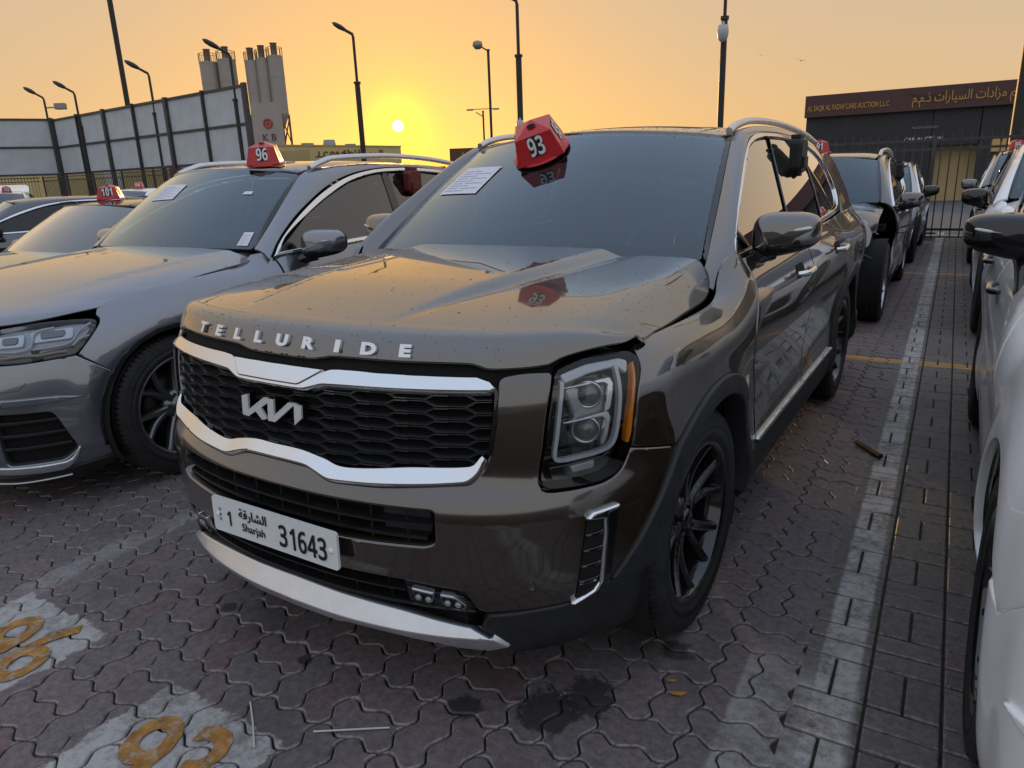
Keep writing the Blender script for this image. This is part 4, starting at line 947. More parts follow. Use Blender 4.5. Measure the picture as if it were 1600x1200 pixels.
panel('skid_plate', lambda s, v, off=0.: B(s, v, .024-.70*np.maximum(np.asarray(v)-.312, 0)-.25*np.maximum(.312-np.asarray(v), 0)), spl(symo(sk), .008), M_satin, HERO, step=.012, r=.008, depth=.06)
slat('under_lip', -.70, .70, .20, .262, -.03, -.1, M_dark)
# --- fog lamps
for sg in (1, -1):
    fr = MB()
    panel('fog_lamp_bezel', B, rnd([(sg*.418,.470),(sg*.60,.452),(sg*.632,.386),(sg*.43,.392)], .008, .02), M_gloss, HERO, step=.03, r=.004, depth=.02, off=-.014)
    fl_ = None
    for k, q in enumerate(([(.442,.452),(.508,.442),(.500,.409),(.488,.402),(.446,.412)], [(.522,.440),(.562,.436),(.596,.402),(.586,.390),(.526,.400)])):
        c = np.mean(np.array(q), 0)
        h = panel('fog_lamp', B, rnd([(sg*a, b) for a, b in q], .006, .01), M_reflector, HERO, step=.012, r=.006, depth=.01, off=-.002)
        panel('lens', B, rnd([(sg*(c[0]+(a-c[0])*.86), c[1]+(b-c[1])*.80) for a, b in q], .008, .01), M_gloss, h, step=.012, r=.003, depth=.004, off=.0005)
        for dx in (-.0135, .0135):
            pc = B(sg*(c[0]+dx*1.05), c[1]+.002-dx*.15, .001); mb = MB()
            mb.lathe([(.0,-.007),(.005,-.0065),(.009,-.004),(.0105,0)], 14, 'y', tuple(pc)); mb.build('led', mat('led_lens', (.35,.36,.38), .1, .3), h)
    q = rnd([(sg*.432,.46),(sg*.592,.446),(sg*.622,.39),(sg*.44,.396)], .006, .02)
    panel('fog_lamp_lens', B, q, M_lens, HERO, step=.03, r=.003, depth=.004, off=.004)
# --- bumper corner vents
for sg in (1, -1):
    F2 = lambda pts: [(sg*a, b) for a, b in pts]
    panel('vent_recess', B, rnd(F2([(.925,.640),(.985,.645),(.968,.425),(.895,.404)]), .01, .015), M_dark, HERO, step=.03, r=0, depth=0, off=.0035)
    for i in range(4):
        v0 = .60-.045*i; a0 = .925-.006*i; q = [(a0-.004,v0),(a0+.052,v0+.002),(a0+.050,v0-.012),(a0-.004,v0-.012)]
        panel('vent_louvre', B, poly(F2(q), .02), M_gloss, HERO, step=.02, r=.003, depth=.01, off=.010)
    band = [(.918,.640),(.935,.660),(1.022,.664),(1.026,.652),(.992,.642),(.972,.448),(.962,.428),(.905,.409),(.882,.393),(.962,.402),(.984,.425),(1.0,.46),(1.012,.58)]
    vt = [(.918,.645),(.938,.661),(1.020,.665),(1.024,.655),(.985,.648),(.982,.628),(.984,.60),(.972,.45),(.958,.425),(.885,.394),(.881,.401),(.944,.430),(.960,.453),(.972,.60),(.970,.637),(.940,.640)]
    panel('vent_trim', B, poly(F2(vt), .01), M_chrome, HERO, step=.012, r=.006, depth=.014, off=.018)
    panel('vent_side', B, rnd(F2([(.986,.648),(1.022,.655),(1.0,.45),(.985,.415),(.96,.402),(.974,.44),(.980,.5)]), .006, .015), M_gloss, HERO, step=.02, r=.004, depth=.01, off=.010)
    mb = MB(); mb.lathe([(.0,.004),(.010,.004),(.012,.003),(.012,-.004)], 18, 'y', tuple(B(sg*.77,.475,.001))); mb.build('parking_sensor', M_brown, HERO)
# --- headlights
HL = [(.87,1.023),(.881,1.033),(.979,1.054),(1.10,1.055),(1.135,1.042),(1.142,1.019),(1.112,.955),(1.093,.844),(1.083,.794),(1.053,.749),(1.005,.73),(.939,.728),(.835,.731),(.813,.742),(.811,.753),(.824,.829),(.843,.936)]
M_drl = mat('light_guide', (.66,.70,.74), .25, 0, .5)
M_bezel = mat('lamp_bezel', (.40,.42,.44), .25, .5)
for sg in (1, -1):
    Fm = lambda pts: [(sg*q[0],)+tuple(q[1:]) for q in pts]
    hl = panel('headlight', B, spl(Fm(HL), .015), M_gloss, HERO, step=.03, r=.0, depth=.0, off=-.060)
    sidew = []
    n = len(HL); P2 = spl(Fm(HL), .02); V = []; F = []
    for q in P2: V += [B(q[0],q[1],-.002), B(q[0],q[1],-.062)]
    m_ = len(P2); F = [(2*i, 2*i+1, 2*((i+1) % m_)+1, 2*((i+1) % m_)) for i in range(m_)]
    mb = MB(); mb.add(V, F, True); mb.build('lamp_wall', M_gloss, hl)
    panel('lens', B, spl(Fm(HL), .015), M_lens, hl, step=.03, r=.004, depth=.004, off=.003)
    panel('turn_signal', B, rnd(Fm([(1.118,1.022),(1.128,1.026),(1.108,.95),(1.091,.838),(1.082,.812),(1.073,.812),(1.076,.845),(1.098,.955)]), .004, .01), M_amber, hl, step=.012, r=.003, depth=.02, off=-.004)
    # u-shaped light guide
    cpath = [(1.070,1.018),(1.066,.93),(1.050,.84),(1.035,.812),(1.0,.800),(.93,.797),(.868,.797),(.858,.808),(.866,.86),(.880,.94),(.893,1.0)]
    pth = spl([(sg*a,b) for a,b in cpath], .012, False); V = []; F = []
    prof = [(-.0055,-.028),(-.0055,-.014),(.0055,-.014),(.0055,-.028)]
    for i, q in enumerate(pth):
        a = pth[max(i-1,0)]; b = pth[min(i+1,len(pth)-1)]; t = (b-a)/max(np.linalg.norm(b-a),1e-9); nn = np.array([-t[1],t[0]])
        for w, o in prof: V.append(B(q[0]+nn[0]*w, q[1]+nn[1]*w, o))
    F = [(i*4+k, i*4+(k+1)%4, i*4+4+(k+1)%4, i*4+4+k) for i in range(len(pth)-1) for k in range(4)]
    mb = MB(); mb.add(V, F, False); mb.build('light_guide', M_drl, hl)
    panel('upper_reflector', B, rnd(Fm([(.892,1.022),(.985,1.042),(1.092,1.044),(1.118,1.032),(1.10,1.0),(1.075,1.022),(.985,1.015),(.90,1.0)]), .008, .015), M_drl, hl, step=.02, r=.004, depth=.012, off=-.016)
    panel('lower_reflector', B, rnd(Fm([(.842,.782),(1.015,.785),(1.035,.80),(1.03,.76),(1.0,.745),(.94,.743),(.845,.746)]), .01, .015), M_gloss, hl, step=.02, r=.006, depth=.02, off=-.022)
    panel('side_marker', B, rnd(Fm([(.90,.778),(.985,.780),(.98,.757),(.91,.757)]), .006, .015), M_bezel, hl, step=.02, r=.006, depth=.02, off=-.018)
    panel('bezel_field', B, rnd(Fm([(.905,.990),(1.055,1.006),(1.050,.93),(1.035,.845),(1.02,.822),(.975,.818),(.935,.90),(.92,.93)]), .02, .015), M_bezel, hl, step=.02, r=.01, depth=.02, off=-.040)
    for c_, (hw, hh) in (((.990,.952),(.056,.046)), ((.976,.860),(.054,.044))):
        # bright frame hooked over the projector, and the projector itself
        q = [(c_[0]-hw*1.7,c_[1]+hh*.85),(c_[0]+hw,c_[1]+hh*1.05),(c_[0]+hw*1.15,c_[1]+hh*.6),(c_[0]+hw*.85,c_[1]-hh*.9),(c_[0]+hw*.45,c_[1]-hh*1.15),(c_[0]+hw*.62,c_[1]-hh*.4),(c_[0]+hw*.78,c_[1]+hh*.55),(c_[0]+hw*.6,c_[1]+hh*.72),(c_[0]-hw*1.6,c_[1]+hh*.70)]
        panel('projector_frame', B, rnd(Fm(q), .006, .01), M_reflector, hl, step=.012, r=.004, depth=.03, off=-.020)
        p0 = Vector(B(sg*c_[0], c_[1], -.052)); nn = (Vector(B(sg*c_[0], c_[1], .0))-p0).normalized()
        rot = Vector((0,-1,0)).rotation_difference(nn.lerp(Vector((0,-1,0)), .5).normalized()).to_matrix()
        mb = MB(); mb.lathe([(.041,.0),(.039,-.02),(.036,-.026),(.031,-.022)], 28, 'y', (0,0,0)); mb.V = [tuple(rot @ Vector(v)+p0) for v in mb.V]; mb.build('projector_ring', M_reflector, hl)
        mb = MB(); mb.lathe([(.032,-.012),(.030,-.022),(.023,-.030),(.013,-.0345),(0,-.036)], 28, 'y', (0,0,0)); mb.V = [tuple(rot @ Vector(v)+p0) for v in mb.V]; mb.build('projector_lens', mat('projector_glass', (.10,.11,.12), .03, 0, 1.0, 1.), hl)
# --- number plate
zc = .552; pt = R_(2)
mb = MB(); q = rnd([(-.262,-.056),(.262,-.056),(.262,.056),(-.262,.056)], .012, .05)
PM = Matrix.Translation((0,-.006,zc)) @ Matrix.Rotation(-.0, 4, 'Z') @ Matrix.Rotation(R_(90)-pt, 4, 'X')
mb.prism([tuple(w) for w in q], lambda w, s_: PM @ Vector((w[0], w[1], .004 if s_ else -.004)))
NP = mb.build('number_plate', mat('plate_white', (.74,.76,.77), .35, noise=(25,.03)), HERO)
def ptxt(txt, x, y, size, sx=1., bold=0., name='plate_character'):
    return put_text(name, txt, M_ink, NP, PM @ Matrix.Translation((x,y,.0062)), size=size, sx=sx, bold=bold, ext=.0006)
for ch, x in zip('31643', (.050,.089,.128,.167,.206)): ptxt(digits(ch, False), x, -.004, .088, .72, .0018)
ptxt(digits('1', False), -.185, -.004, .062, .8, .0012)
for i, ch in enumerate(('Sharjah',)): ptxt(ch, -.078, -.022, .036, .98, 0., 'plate_word')
try: ptxt('\ufe94\ufed7\ufead\ufe8e\ufeb8\ufedf\ufe8d', -.078, .020, .040, 1.05, .0005, 'plate_word')
except Exception as ex: print('arabic', ex)
for k in range(3): ptxt('UAE'[k], -.225, .018-.016*k, .013, 1., 0)
for x in (-.238, .238):
    mb = MB(); mb.lathe([(0,.004),(.006,.0035),(.008,.001),(.008,-.002)], 14, 'z'); mb.V = [tuple(PM @ Vector((v[0]+x, v[1]-.002, v[2]+.005))) for v in mb.V]; mb.build('plate_bolt', M_white, NP)
# --- windscreen, roof, side frames, windows
def WS(a, b, off=0.):
    a = np.asarray(a, float); b = np.asarray(b, float); a2 = a*a
    lo = np.stack([.790*a, 1.285+.13*a2, 1.207-.022*a2], -1); hi = np.stack([.662*a, 1.935+.155*a2, 1.672-.048*a2], -1)
    r = lo*(1-b)[...,None]+hi*b[...,None]; k = (4*b*(1-b))
    n_ = np.stack([0*a, -.57+0*a, .82+0*a], -1)
    return r+n_*(.018*k+off)[...,None]
WSs = lambda u, v, off=0.: WS(u/.73, v/.80, off)
ws_out = rnd([(-.715,-.01),(.715,-.01),(.718,.80),(-.718,.80)], .02, .04)
panel('windscreen', WSs, ws_out, M_wsglass, HERO, step=.06, r=.003, depth=.006, off=.0)
ws_in = spl([(-.66,.065),(-.4,.052),(.4,.055),(.66,.065),(.702,.11),(.706,.30),(.695,.42),(.60,.472),(.41,.502),(0,.53),(-.41,.502),(-.60,.472),(-.695,.42),(-.706,.30),(-.702,.11)], .04)
panel('windscreen_film', WSs, ws_in, M_film, HERO, step=.08, r=0, depth=0, off=-.009)
panel('windscreen_frit', WSs, ws_out*.996+[0,.0016], M_frit, HERO, holes=[ws_in[::-1]], step=.06, r=0, depth=0, off=-.006)
_rz = cat([1.85,1.95,2.1,2.4,2.8,3.3,3.9,4.3,4.6,4.8],[1.672,1.684,1.697,1.712,1.717,1.712,1.686,1.655,1.615,1.57])
def ROOF(x, y, off=0.):
    x = np.asarray(x, float); y = np.asarray(y, float); a = np.abs(x); 
    yy = y; z = _rz(y-.155*(a/.66)**2*np.clip((2.6-y)/.6, 0, 1)) - .040*(a/.6)**2 - .008*np.clip((a-.5)/.16, 0, 1.6)**2
    return np.stack([x, yy, z+off], -1)
rf = [(0,1.945,1),(.3,1.975),(.5,2.035),(.63,2.092,1),(.638,2.3),(.638,3.0),(.62,4.0),(.60,4.45,1),(.3,4.52),(0,4.54,1)]
panel('roof', ROOF, spl(symo(rf), .04), M_brown, HERO, step=.05, r=.006, depth=.02)
panel('sunroof_glass', ROOF, rnd([(-.46,2.30),(.46,2.30),(.46,3.9),(-.46,3.9)], .05, .05), M_gloss, HERO, step=.08, r=.004, depth=.006, off=.004)
def Gs(y, z, off=0.):
    y = np.asarray(y, float); z = np.asarray(z, float)
    x = .905-.345*(z-1.175)-.09*np.maximum(z-1.175, 0)**2-.055*(np.maximum(y-2.4, 0)/2.)**2
    return np.stack([x+off, y, z], -1)
CHO = [(1.385,1.180,1),(1.434,1.242),(1.561,1.328),(1.761,1.441),(1.943,1.538),(2.066,1.593),(2.175,1.626),(2.307,1.645),(2.542,1.652),(2.80,1.652),(3.17,1.640),(3.585,1.603),(3.85,1.545),(4.03,1.45),(4.10,1.34),(4.06,1.265),(3.92,1.218),(3.57,1.200),(3.0,1.190),(2.0,1.182)]
CHI = [(1.425,1.204,1),(1.515,1.286),(1.693,1.386),(1.899,1.494),(2.073,1.579),(2.203,1.610),(2.36,1.626),(2.514,1.632),(2.80,1.632),(3.16,1.620),(3.56,1.582),(3.80,1.525),(3.95,1.44),(4.01,1.345),(3.98,1.285),(3.88,1.245),(3.57,1.226),(3.0,1.214),(2.0,1.206)]
sidepair('window_surround', Gs, spl(CHO, .03), M_chrome, HERO, holes=[spl(CHI, .03)], step=.04, r=.005, depth=.015, off=.006)
sidepair('side_window_backing', Gs, spl(CHI, .03), M_gloss, HERO, step=.1, r=0, depth=0, off=-.020, holes=[
    rnd([(1.46,1.22),(1.70,1.378),(1.905,1.484),(2.08,1.568),(2.22,1.60),(2.36,1.614),(2.45,1.618),(2.36,1.40),(2.30,1.22)], .012, .04),
    rnd([(2.40,1.22),(2.46,1.40),(2.55,1.62),(2.80,1.62),(3.14,1.608),(3.18,1.50),(3.18,1.35),(3.13,1.23)], .012, .04),
    rnd([(3.25,1.24),(3.30,1.36),(3.30,1.5),(3.27,1.595),(3.55,1.57),(3.78,1.51),(3.92,1.43),(3.96,1.345),(3.93,1.295),(3.80,1.255),(3.57,1.24)], .012, .04)])
for q in ([(1.435,1.208),(1.70,1.384),(1.905,1.492),(2.08,1.577),(2.22,1.609),(2.36,1.622),(2.46,1.626),(2.37,1.40),(2.31,1.208)],
          [(2.385,1.21),(2.45,1.40),(2.555,1.63),(2.80,1.63),(3.16,1.616),(3.20,1.50),(3.20,1.35),(3.14,1.216)],
          [(3.235,1.22),(3.285,1.36),(3.285,1.5),(3.255,1.61),(3.56,1.578),(3.80,1.52),(3.94,1.44),(3.99,1.345),(3.95,1.285),(3.82,1.245),(3.57,1.228)]):
    sidepair('side_window', Gs, rnd(q, .012, .04), M_sideglass, HERO, step=.08, r=.003, depth=.005, off=-.007)
# body-coloured frame from the windscreen pillar over the roof edge to the tail
fi = [(.80,1.30,1.10),(.795,1.395,1.184),(.775,1.52,1.272),(.748,1.68,1.378),(.716,1.85,1.487),(.688,2.0,1.578),(.668,2.10,1.632),(.655,2.20,1.660),(.648,2.45,1.680),(.646,2.9,1.686),(.640,3.4,1.672),(.628,3.9,1.642),(.612,4.35,1.60),(.63,4.62,1.45),(.70,4.78,1.20)]
fo_ = [(1.22,1.085),(1.355,1.168),(1.43,1.240),(1.556,1.328),(1.757,1.443),(1.938,1.541),(2.062,1.597),(2.172,1.631),(2.45,1.655),(2.9,1.655),(3.4,1.627),(3.85,1.552),(4.07,1.43),(4.125,1.32),(4.09,1.17)]
tt = np.arange(len(fi)); fI = cat(tt, np.array(fi)); fO = cat(tt, np.array([(.87,1.29,1.07)]+[Gs(a, b, .004) for a, b in fo_[1:]]))
def FRM(t, w, off=0.):
    t = np.asarray(t, float)/.25; w = np.asarray(w, float)/.15; I = fI(t); O = fO(t); r = I*(1-w[...,None])+O*w[...,None]
    k = np.sin(np.pi*np.clip(w, 0, 1))*.020
    r[...,0] += k*.6; r[...,2] += k*.75
    return r
sidepair('pillar_frame', FRM, poly([(0,0),(14*.25,0),(14*.25,.15),(0,.15)], .05), M_brown, HERO, step=.04, r=.004, depth=.02, flip=True)
def WTR(t, w, off=0.):
    t = np.asarray(t, float)/.3; I = fI(1+np.clip(t, 0, 5.2)); a_ = WS(np.ones_like(t)*.985, np.clip(t/5.2, 0, 1)); w = np.asarray(w, float)[...,None]/.05; return a_*(1-w)+I*w
sidepair('windscreen_trim', WTR, poly([(0,-.012),(1.56,-.012),(1.56,.05),(0,.05)], .05), M_gloss, HERO, step=.03, r=.004, depth=.015, flip=True)
mb = MB(); mb.box((0,1.32,1.12),(1.24,.20,.06)); mb.build('cowl', M_dark, HERO)
sidepair('rear_pillar', Gs, spl([(4.06,1.150,1),(4.11,1.25),(4.125,1.33),(4.07,1.44),(3.93,1.525),(3.90,1.56,1),(4.30,1.575,1),(4.52,1.50),(4.70,1.34),(4.80,1.15,1)], .04), M_brown, HERO, step=.06, r=.004, depth=.02, off=.001)
# rear screen and tail
mb = MB(); mb.add([(-.60,4.50,1.60),(.60,4.50,1.60),(.70,4.82,1.18),(-.70,4.82,1.18)], [(0,1,2,3)]); mb.build('rear_screen', M_sideglass, HERO)
panel('tailgate_shelf', lambda a, b: np.stack([a, b, 1.185+0*a], -1), poly([(-.95,4.5),(.95,4.5),(.72,4.9),(-.72,4.9)], .1), M_brown, HERO, step=.1, r=0, depth=0)
# roof rails
for sg in (1, -1):
    pts = [(sg*.655,2.10,1.660),(sg*.658,2.20,1.688),(sg*.660,2.40,1.712),(sg*.660,2.8,1.722),(sg*.655,3.3,1.712),(sg*.645,3.8,1.684),(sg*.632,4.2,1.645)]
    P3 = cat(np.arange(len(pts)), np.array(pts))(np.linspace(0, len(pts)-1, 40))
    sweep('roof_rail', P3, [(-.020,-.012),(-.006,-.015),(.006,-.012),(.010,0),(.006,.012),(-.006,.015),(-.020,.012)], M_satin, HERO, [(0,0,1)]*40)
# --- mirrors
def mirror_unit(parent, cx, cy, cz, m, sg=1, w=.118, h=.080, d=.085, lamp=True, stalk=(.90,1.62,1.165), mlow=None):
    V = []; F = []; nu, nv = 32, 20
    def pt_(th, ph):
        e1, e2 = .62, .60
        c = lambda a, e: math.copysign(abs(math.cos(a))**e, math.cos(a)); s_ = lambda a, e: math.copysign(abs(math.sin(a))**e, math.sin(a))
        x = w*c(ph, e1)*c(th, e2); z = h*s_(ph, e1) if False else h*c(ph, e1)*s_(th, e2); y = -d*s_(ph, .8)
        x2 = x; z2 = z*(1-.18*(x/w)) + .012*(x/w)
        y2 = y + .028*(x/w) + (.0 if y < 0 else -.3*y)
        return Vector((sg*(cx+x2), cy+y2+.0, cz+z2))
    for i in range(nv+1):
        ph = -math.pi/2+math.pi*i/nv
        for k in range(nu): V.append(pt_(2*math.pi*k/nu, ph))
    for i in range(nv):
        for k in range(nu): F.append((i*nu+k, i*nu+(k+1) % nu, (i+1)*nu+(k+1) % nu, (i+1)*nu+k))
    root = bpy.data.objects.new('mirror', None); link(root, parent)
    fm = []
    for f in F:
        z = sum(V[i].z for i in f)/4; y = sum(V[i].y for i in f)/4; fm.append(1 if (z < cz-h*.55 or y > cy+d*.32) else 0)
    mb = MB(); mb.add(V, F, True); mb.m = fm; mb.build('mirror_housing', [m, mlow or M_gloss], root)
    if lamp:
        P3 = [Vector((sg*(cx-.03+.155*t-.01), cy-d*.985+.028*((-.03+.15*t)/w)+.05*max(0, t-.55)**2*2.2+.004, cz+.006+.022*t)) for t in np.linspace(0, .86, 16)]
        mb = MB(); mb.tube(P3, [.004]+[.0065]*14+[.004], 8); mb.build('turn_signal', M_drl, root)
    st = Vector((sg*stalk[0], stalk[1], stalk[2])); en = Vector((sg*(cx-w*.55), cy+.0, cz-h*.80))
    P3 = [st.lerp(en, t) for t in (0,.35,.7,1)]
    mb = MB(); mb.tube(P3, [.040,.036,.038,.045], 12); mb.build('mirror_arm', M_gloss, root)
    return root
for sg in (1, -1): mirror_unit(HERO, 1.008, 1.70, 1.256, M_brown, sg)
# --- door handles
for sg in (1, -1):
    for s0 in (2.80, 3.80):
        V0 = [B(sg*(s0+t), 1.055-.004*abs(t), .012+.038*(1-(abs(t)/.115)**4)**.5 if abs(t) < .115 else .012) for t in np.linspace(-.115,.115,15)]
        mb = MB(); mb.tube(V0, [.010]+[.014]*13+[.010], 10); mb.build('door_handle', M_chrome, HERO)
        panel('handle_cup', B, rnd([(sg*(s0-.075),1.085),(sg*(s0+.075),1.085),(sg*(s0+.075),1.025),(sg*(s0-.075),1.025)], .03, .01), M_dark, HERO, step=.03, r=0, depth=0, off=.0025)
# --- wheels
def wheel(parent, x, y, z, sg, R=.376, W=.245, rim_r=.268, m_rim=None, style='split', steer=0., face=0., group=None):
    """hub centre given; sg=+1: outer face towards +x"""
    root = bpy.data.objects.new('wheel', None); root.location = (x, y, z); root.rotation_euler = (0, 0, steer + (0 if sg > 0 else math.pi)); link(root, parent)
    h = W/2; mb = MB()
    prof = [(rim_r-.004,-h*.86),(rim_r+.018,-h*.93),(rim_r+(R-rim_r)*.5,-h*1.02),(R-.035,-h*.99),(R-.012,-h*.90),(R-.004,-h*.80)]
    grooves = (-.55,-.18,.18,.55)
    for g in grooves: prof += [(R-.001,h*(g-.055)),(R-.010,h*(g-.045)),(R-.010,h*(g+.045)),(R-.001,h*(g+.055))]
    prof += [(R-.004,h*.80),(R-.012,h*.90),(R-.022,h*.965),(R-.026,h*.955),(R-.035,h*.99),(R-.060,h*1.01),(R-.063,h*1.0),(rim_r+(R-rim_r)*.42,h*1.02),(rim_r+.022,h*.97),(rim_r+.016,h*.93),(rim_r+.004,h*.93),(rim_r-.006,h*.86)]
    mb.lathe(prof, 84, 'x'); mb.sm = [True]*len(mb.F)
    # tread blocks: shallow cross bars over the shoulder
    for i in range(84):
        a = 2*math.pi*(i+.5)/84; rot = Matrix.Rotation(a, 4, 'X')
        for g0, g1 in ((.60,.93),(-.93,-.60)):
            P = []
            for xx, rr in ((h*g0,R+.0005),(h*(g0+g1)/2,R-.001),(h*g1,R-.014)):
                if g0 < 0: xx = h*(g1+g0)-xx if False else xx
                for da in (-.022,.022): P.append(rot @ Vector((xx, math.sin(da)*rr, math.cos(da)*rr)))
            if g0 < 0: P = [rot @ Vector((h*g1, math.sin(d_)*(R+.0005), math.cos(d_)*(R+.0005))) for d_ in (-.022,.022)]+[rot @ Vector((h*(g0+g1)/2, math.sin(d_)*(R-.001), math.cos(d_)*(R-.001))) for d_ in (-.022,.022)]+[rot @ Vector((h*g0, math.sin(d_)*(R-.014), math.cos(d_)*(R-.014))) for d_ in (-.022,.022)]
            Q = [p_ + (rot @ Vector((0,0,.004))) for p_ in P]
            mb.add(P+Q, [(6,7,9,8),(8,9,11,10),(0,6,8,2),(2,8,10,4),(1,3,9,7),(3,5,11,9),(4,10,11,5)], False)
    ty = mb.build('tyre', M_rubber, root, fixn=False)
    mr_ = m_rim or M_rim
    mb = MB(); mb.lathe([(rim_r+.006,h*.90),(rim_r+.004,h*.94),(rim_r-.006,h*.93),(rim_r-.014,h*.84),(rim_r-.022,h*.3),(rim_r-.03,-h*.8)], 56, 'x'); rim = mb.build('rim', mr_, root, fixn=False)
    mb = MB(); mb.lathe([(rim_r-.025,-h*.35),(.02,-h*.30)], 40, 'x'); mb.build('brake_shield', M_dark, rim)
    mb = MB(); mb.lathe([(.165,-h*.1),(.165,h*.02),(.06,h*.02)], 40, 'x'); mb.build('brake_disc', mat('brake_steel', (.05,.05,.05), .5, .8), rim)
    mb = MB(); mb.lathe([(.0,h*.62),(.028,h*.62),(.033,h*.58),(.036,h*.5),(.075,h*.46),(.085,h*.2)], 32, 'x'); mb.build('hub_cap', mr_, rim)
    mb = MB(); ns = 6
    for k in range(ns):
        for br in ((-1, 1) if style == 'split' else (0,)):
            a0 = 2*math.pi*k/ns+.3; 
            st = []
            for j in range(9):
                t = j/8; rr = .045+(rim_r-.050)*t
                da = br*(.09+.165*t**1.2)
                wd = (.020 if style == 'split' else .030)*(1-.25*t)+.004*(t > .9); dep = h*(.52+.34*t**1.6-.10*math.sin(math.pi*t)); th = .045-.012*t
                st.append((rr, a0+da, wd, dep, th))
            V = []; F = []
            for rr, a, wd, dep, th in st:
                er = Vector((0, math.cos(a), math.sin(a))); et = Vector((0, -math.sin(a), math.cos(a))); ex = Vector((1,0,0))
                for (w_, q_) in ((-1,-th),(-1,-.010),(-.55,0),(.35,0),(1,-.012),(1,-th)): V.append(er*rr+et*(w_*wd)+ex*(dep+q_))
            n_ = 6
            for j in range(8):
                for q_ in range(n_): F.append((j*n_+q_, j*n_+(q_+1) % n_, (j+1)*n_+(q_+1) % n_, (j+1)*n_+q_))
            mb.add(V, F, False)
    mb.build('spokes', mr_, rim)
    mb = MB()
    for k in range(5):
        a = 2*math.pi*k/5+.62; mb.tube([(h*.30,.057*math.cos(a),.057*math.sin(a)),(h*.53,.057*math.cos(a),.057*math.sin(a))], .010, 6)
    mb.build('lug_nuts', M_alloy, rim)
    return root
def wheel_ten(root): pass
wh0 = None
for (yy, st) in ((.95, R_(-2)), (3.84, 0)):
    wheel(HERO, .835, yy, .376, 1, steer=st); wheel(HERO, -.835, yy, .376, -1, steer=st)
# wheel wells and underbody
def well(parent, xc, yc, zc, r, w, m=M_dark, name='wheel_well'):
    for sg in (1, -1):
        V = []; F = []; n = 24
        for i in range(n+1):
            a = R_(-25+230*i/n); V += [(sg*(xc-w/2), yc+r*math.cos(a), zc+r*math.sin(a)), (sg*(xc+w/2), yc+r*math.cos(a), zc+r*math.sin(a))]
        F = [(2*i, 2*i+1, 2*i+3, 2*i+2) for i in range(n)]; mb = MB(); mb.add(V, F, True)
        mb.add([V[2*i] for i in range(n+1)], [tuple(range(n+1))]); mb.build(name, m, parent)
well(HERO, .78, .95, .376, .455, .33); well(HERO, .78, 3.84, .376, .455, .33)
mb = MB(); mb.box((0,2.45,.33),(1.66,2.1,.18)); mb.box((0,.62,.30),(1.1,.9,.14)); mb.box((0,4.35,.36),(1.3,.9,.2)); mb.build('underbody', M_dark, HERO)
# --- interior seen through the windscreen
mb = MB(); mb.box((0,1.75,1.0),(1.5,.7,.30), bev=.05); mb.box((.0,1.52,1.13),(1.45,.45,.10), bev=.04); mb.build('dashboard', M_interior, HERO)
for x in (-.40, .40):
    mb = MB(); mb.box((x,2.62,.78),(.5,.5,.16), bev=.05); mb.box((x,2.86,1.10),(.48,.16,.62), Matrix.Rotation(R_(-14),3,'X'), bev=.05); mb.box((x,2.95,1.46),(.27,.10,.18), bev=.04); mb.build('seat', M_seat, HERO)
mb = MB(); mb.tube([(.40+.185*math.cos(a), 2.02+.185*math.sin(a)*.42, 1.135+.185*math.sin(a)*.90) for a in np.linspace(0, 2*math.pi, 32, endpoint=False)], .015, 8, closed=True)
mb.box((.40,2.03,1.13),(.30,.03,.06), bev=.012); sw = mb.build('steering_wheel', mat('steering_leather', (.30,.31,.32), .5), HERO)
mb = MB(); mb.box((0,3.2,.95),(1.75,2.6,.06)); mb.box((.0,4.3,1.1),(1.5,.2,.4)); mb.box((0,2.6,.62),(1.7,2.6,.1)); mb.build('cabin_floor', M_dark, HERO)
mb = MB(); mb.box((0,3.3,1.63),(1.14,1.9,.02)); mb.build('headliner', mat('headliner_cloth', (.10,.10,.095), .9), HERO)
mb = MB(); mb.box((0.02,2.10,1.58),(.24,.03,.06), bev=.012); mb.build('rearview_mirror', M_gloss, HERO)
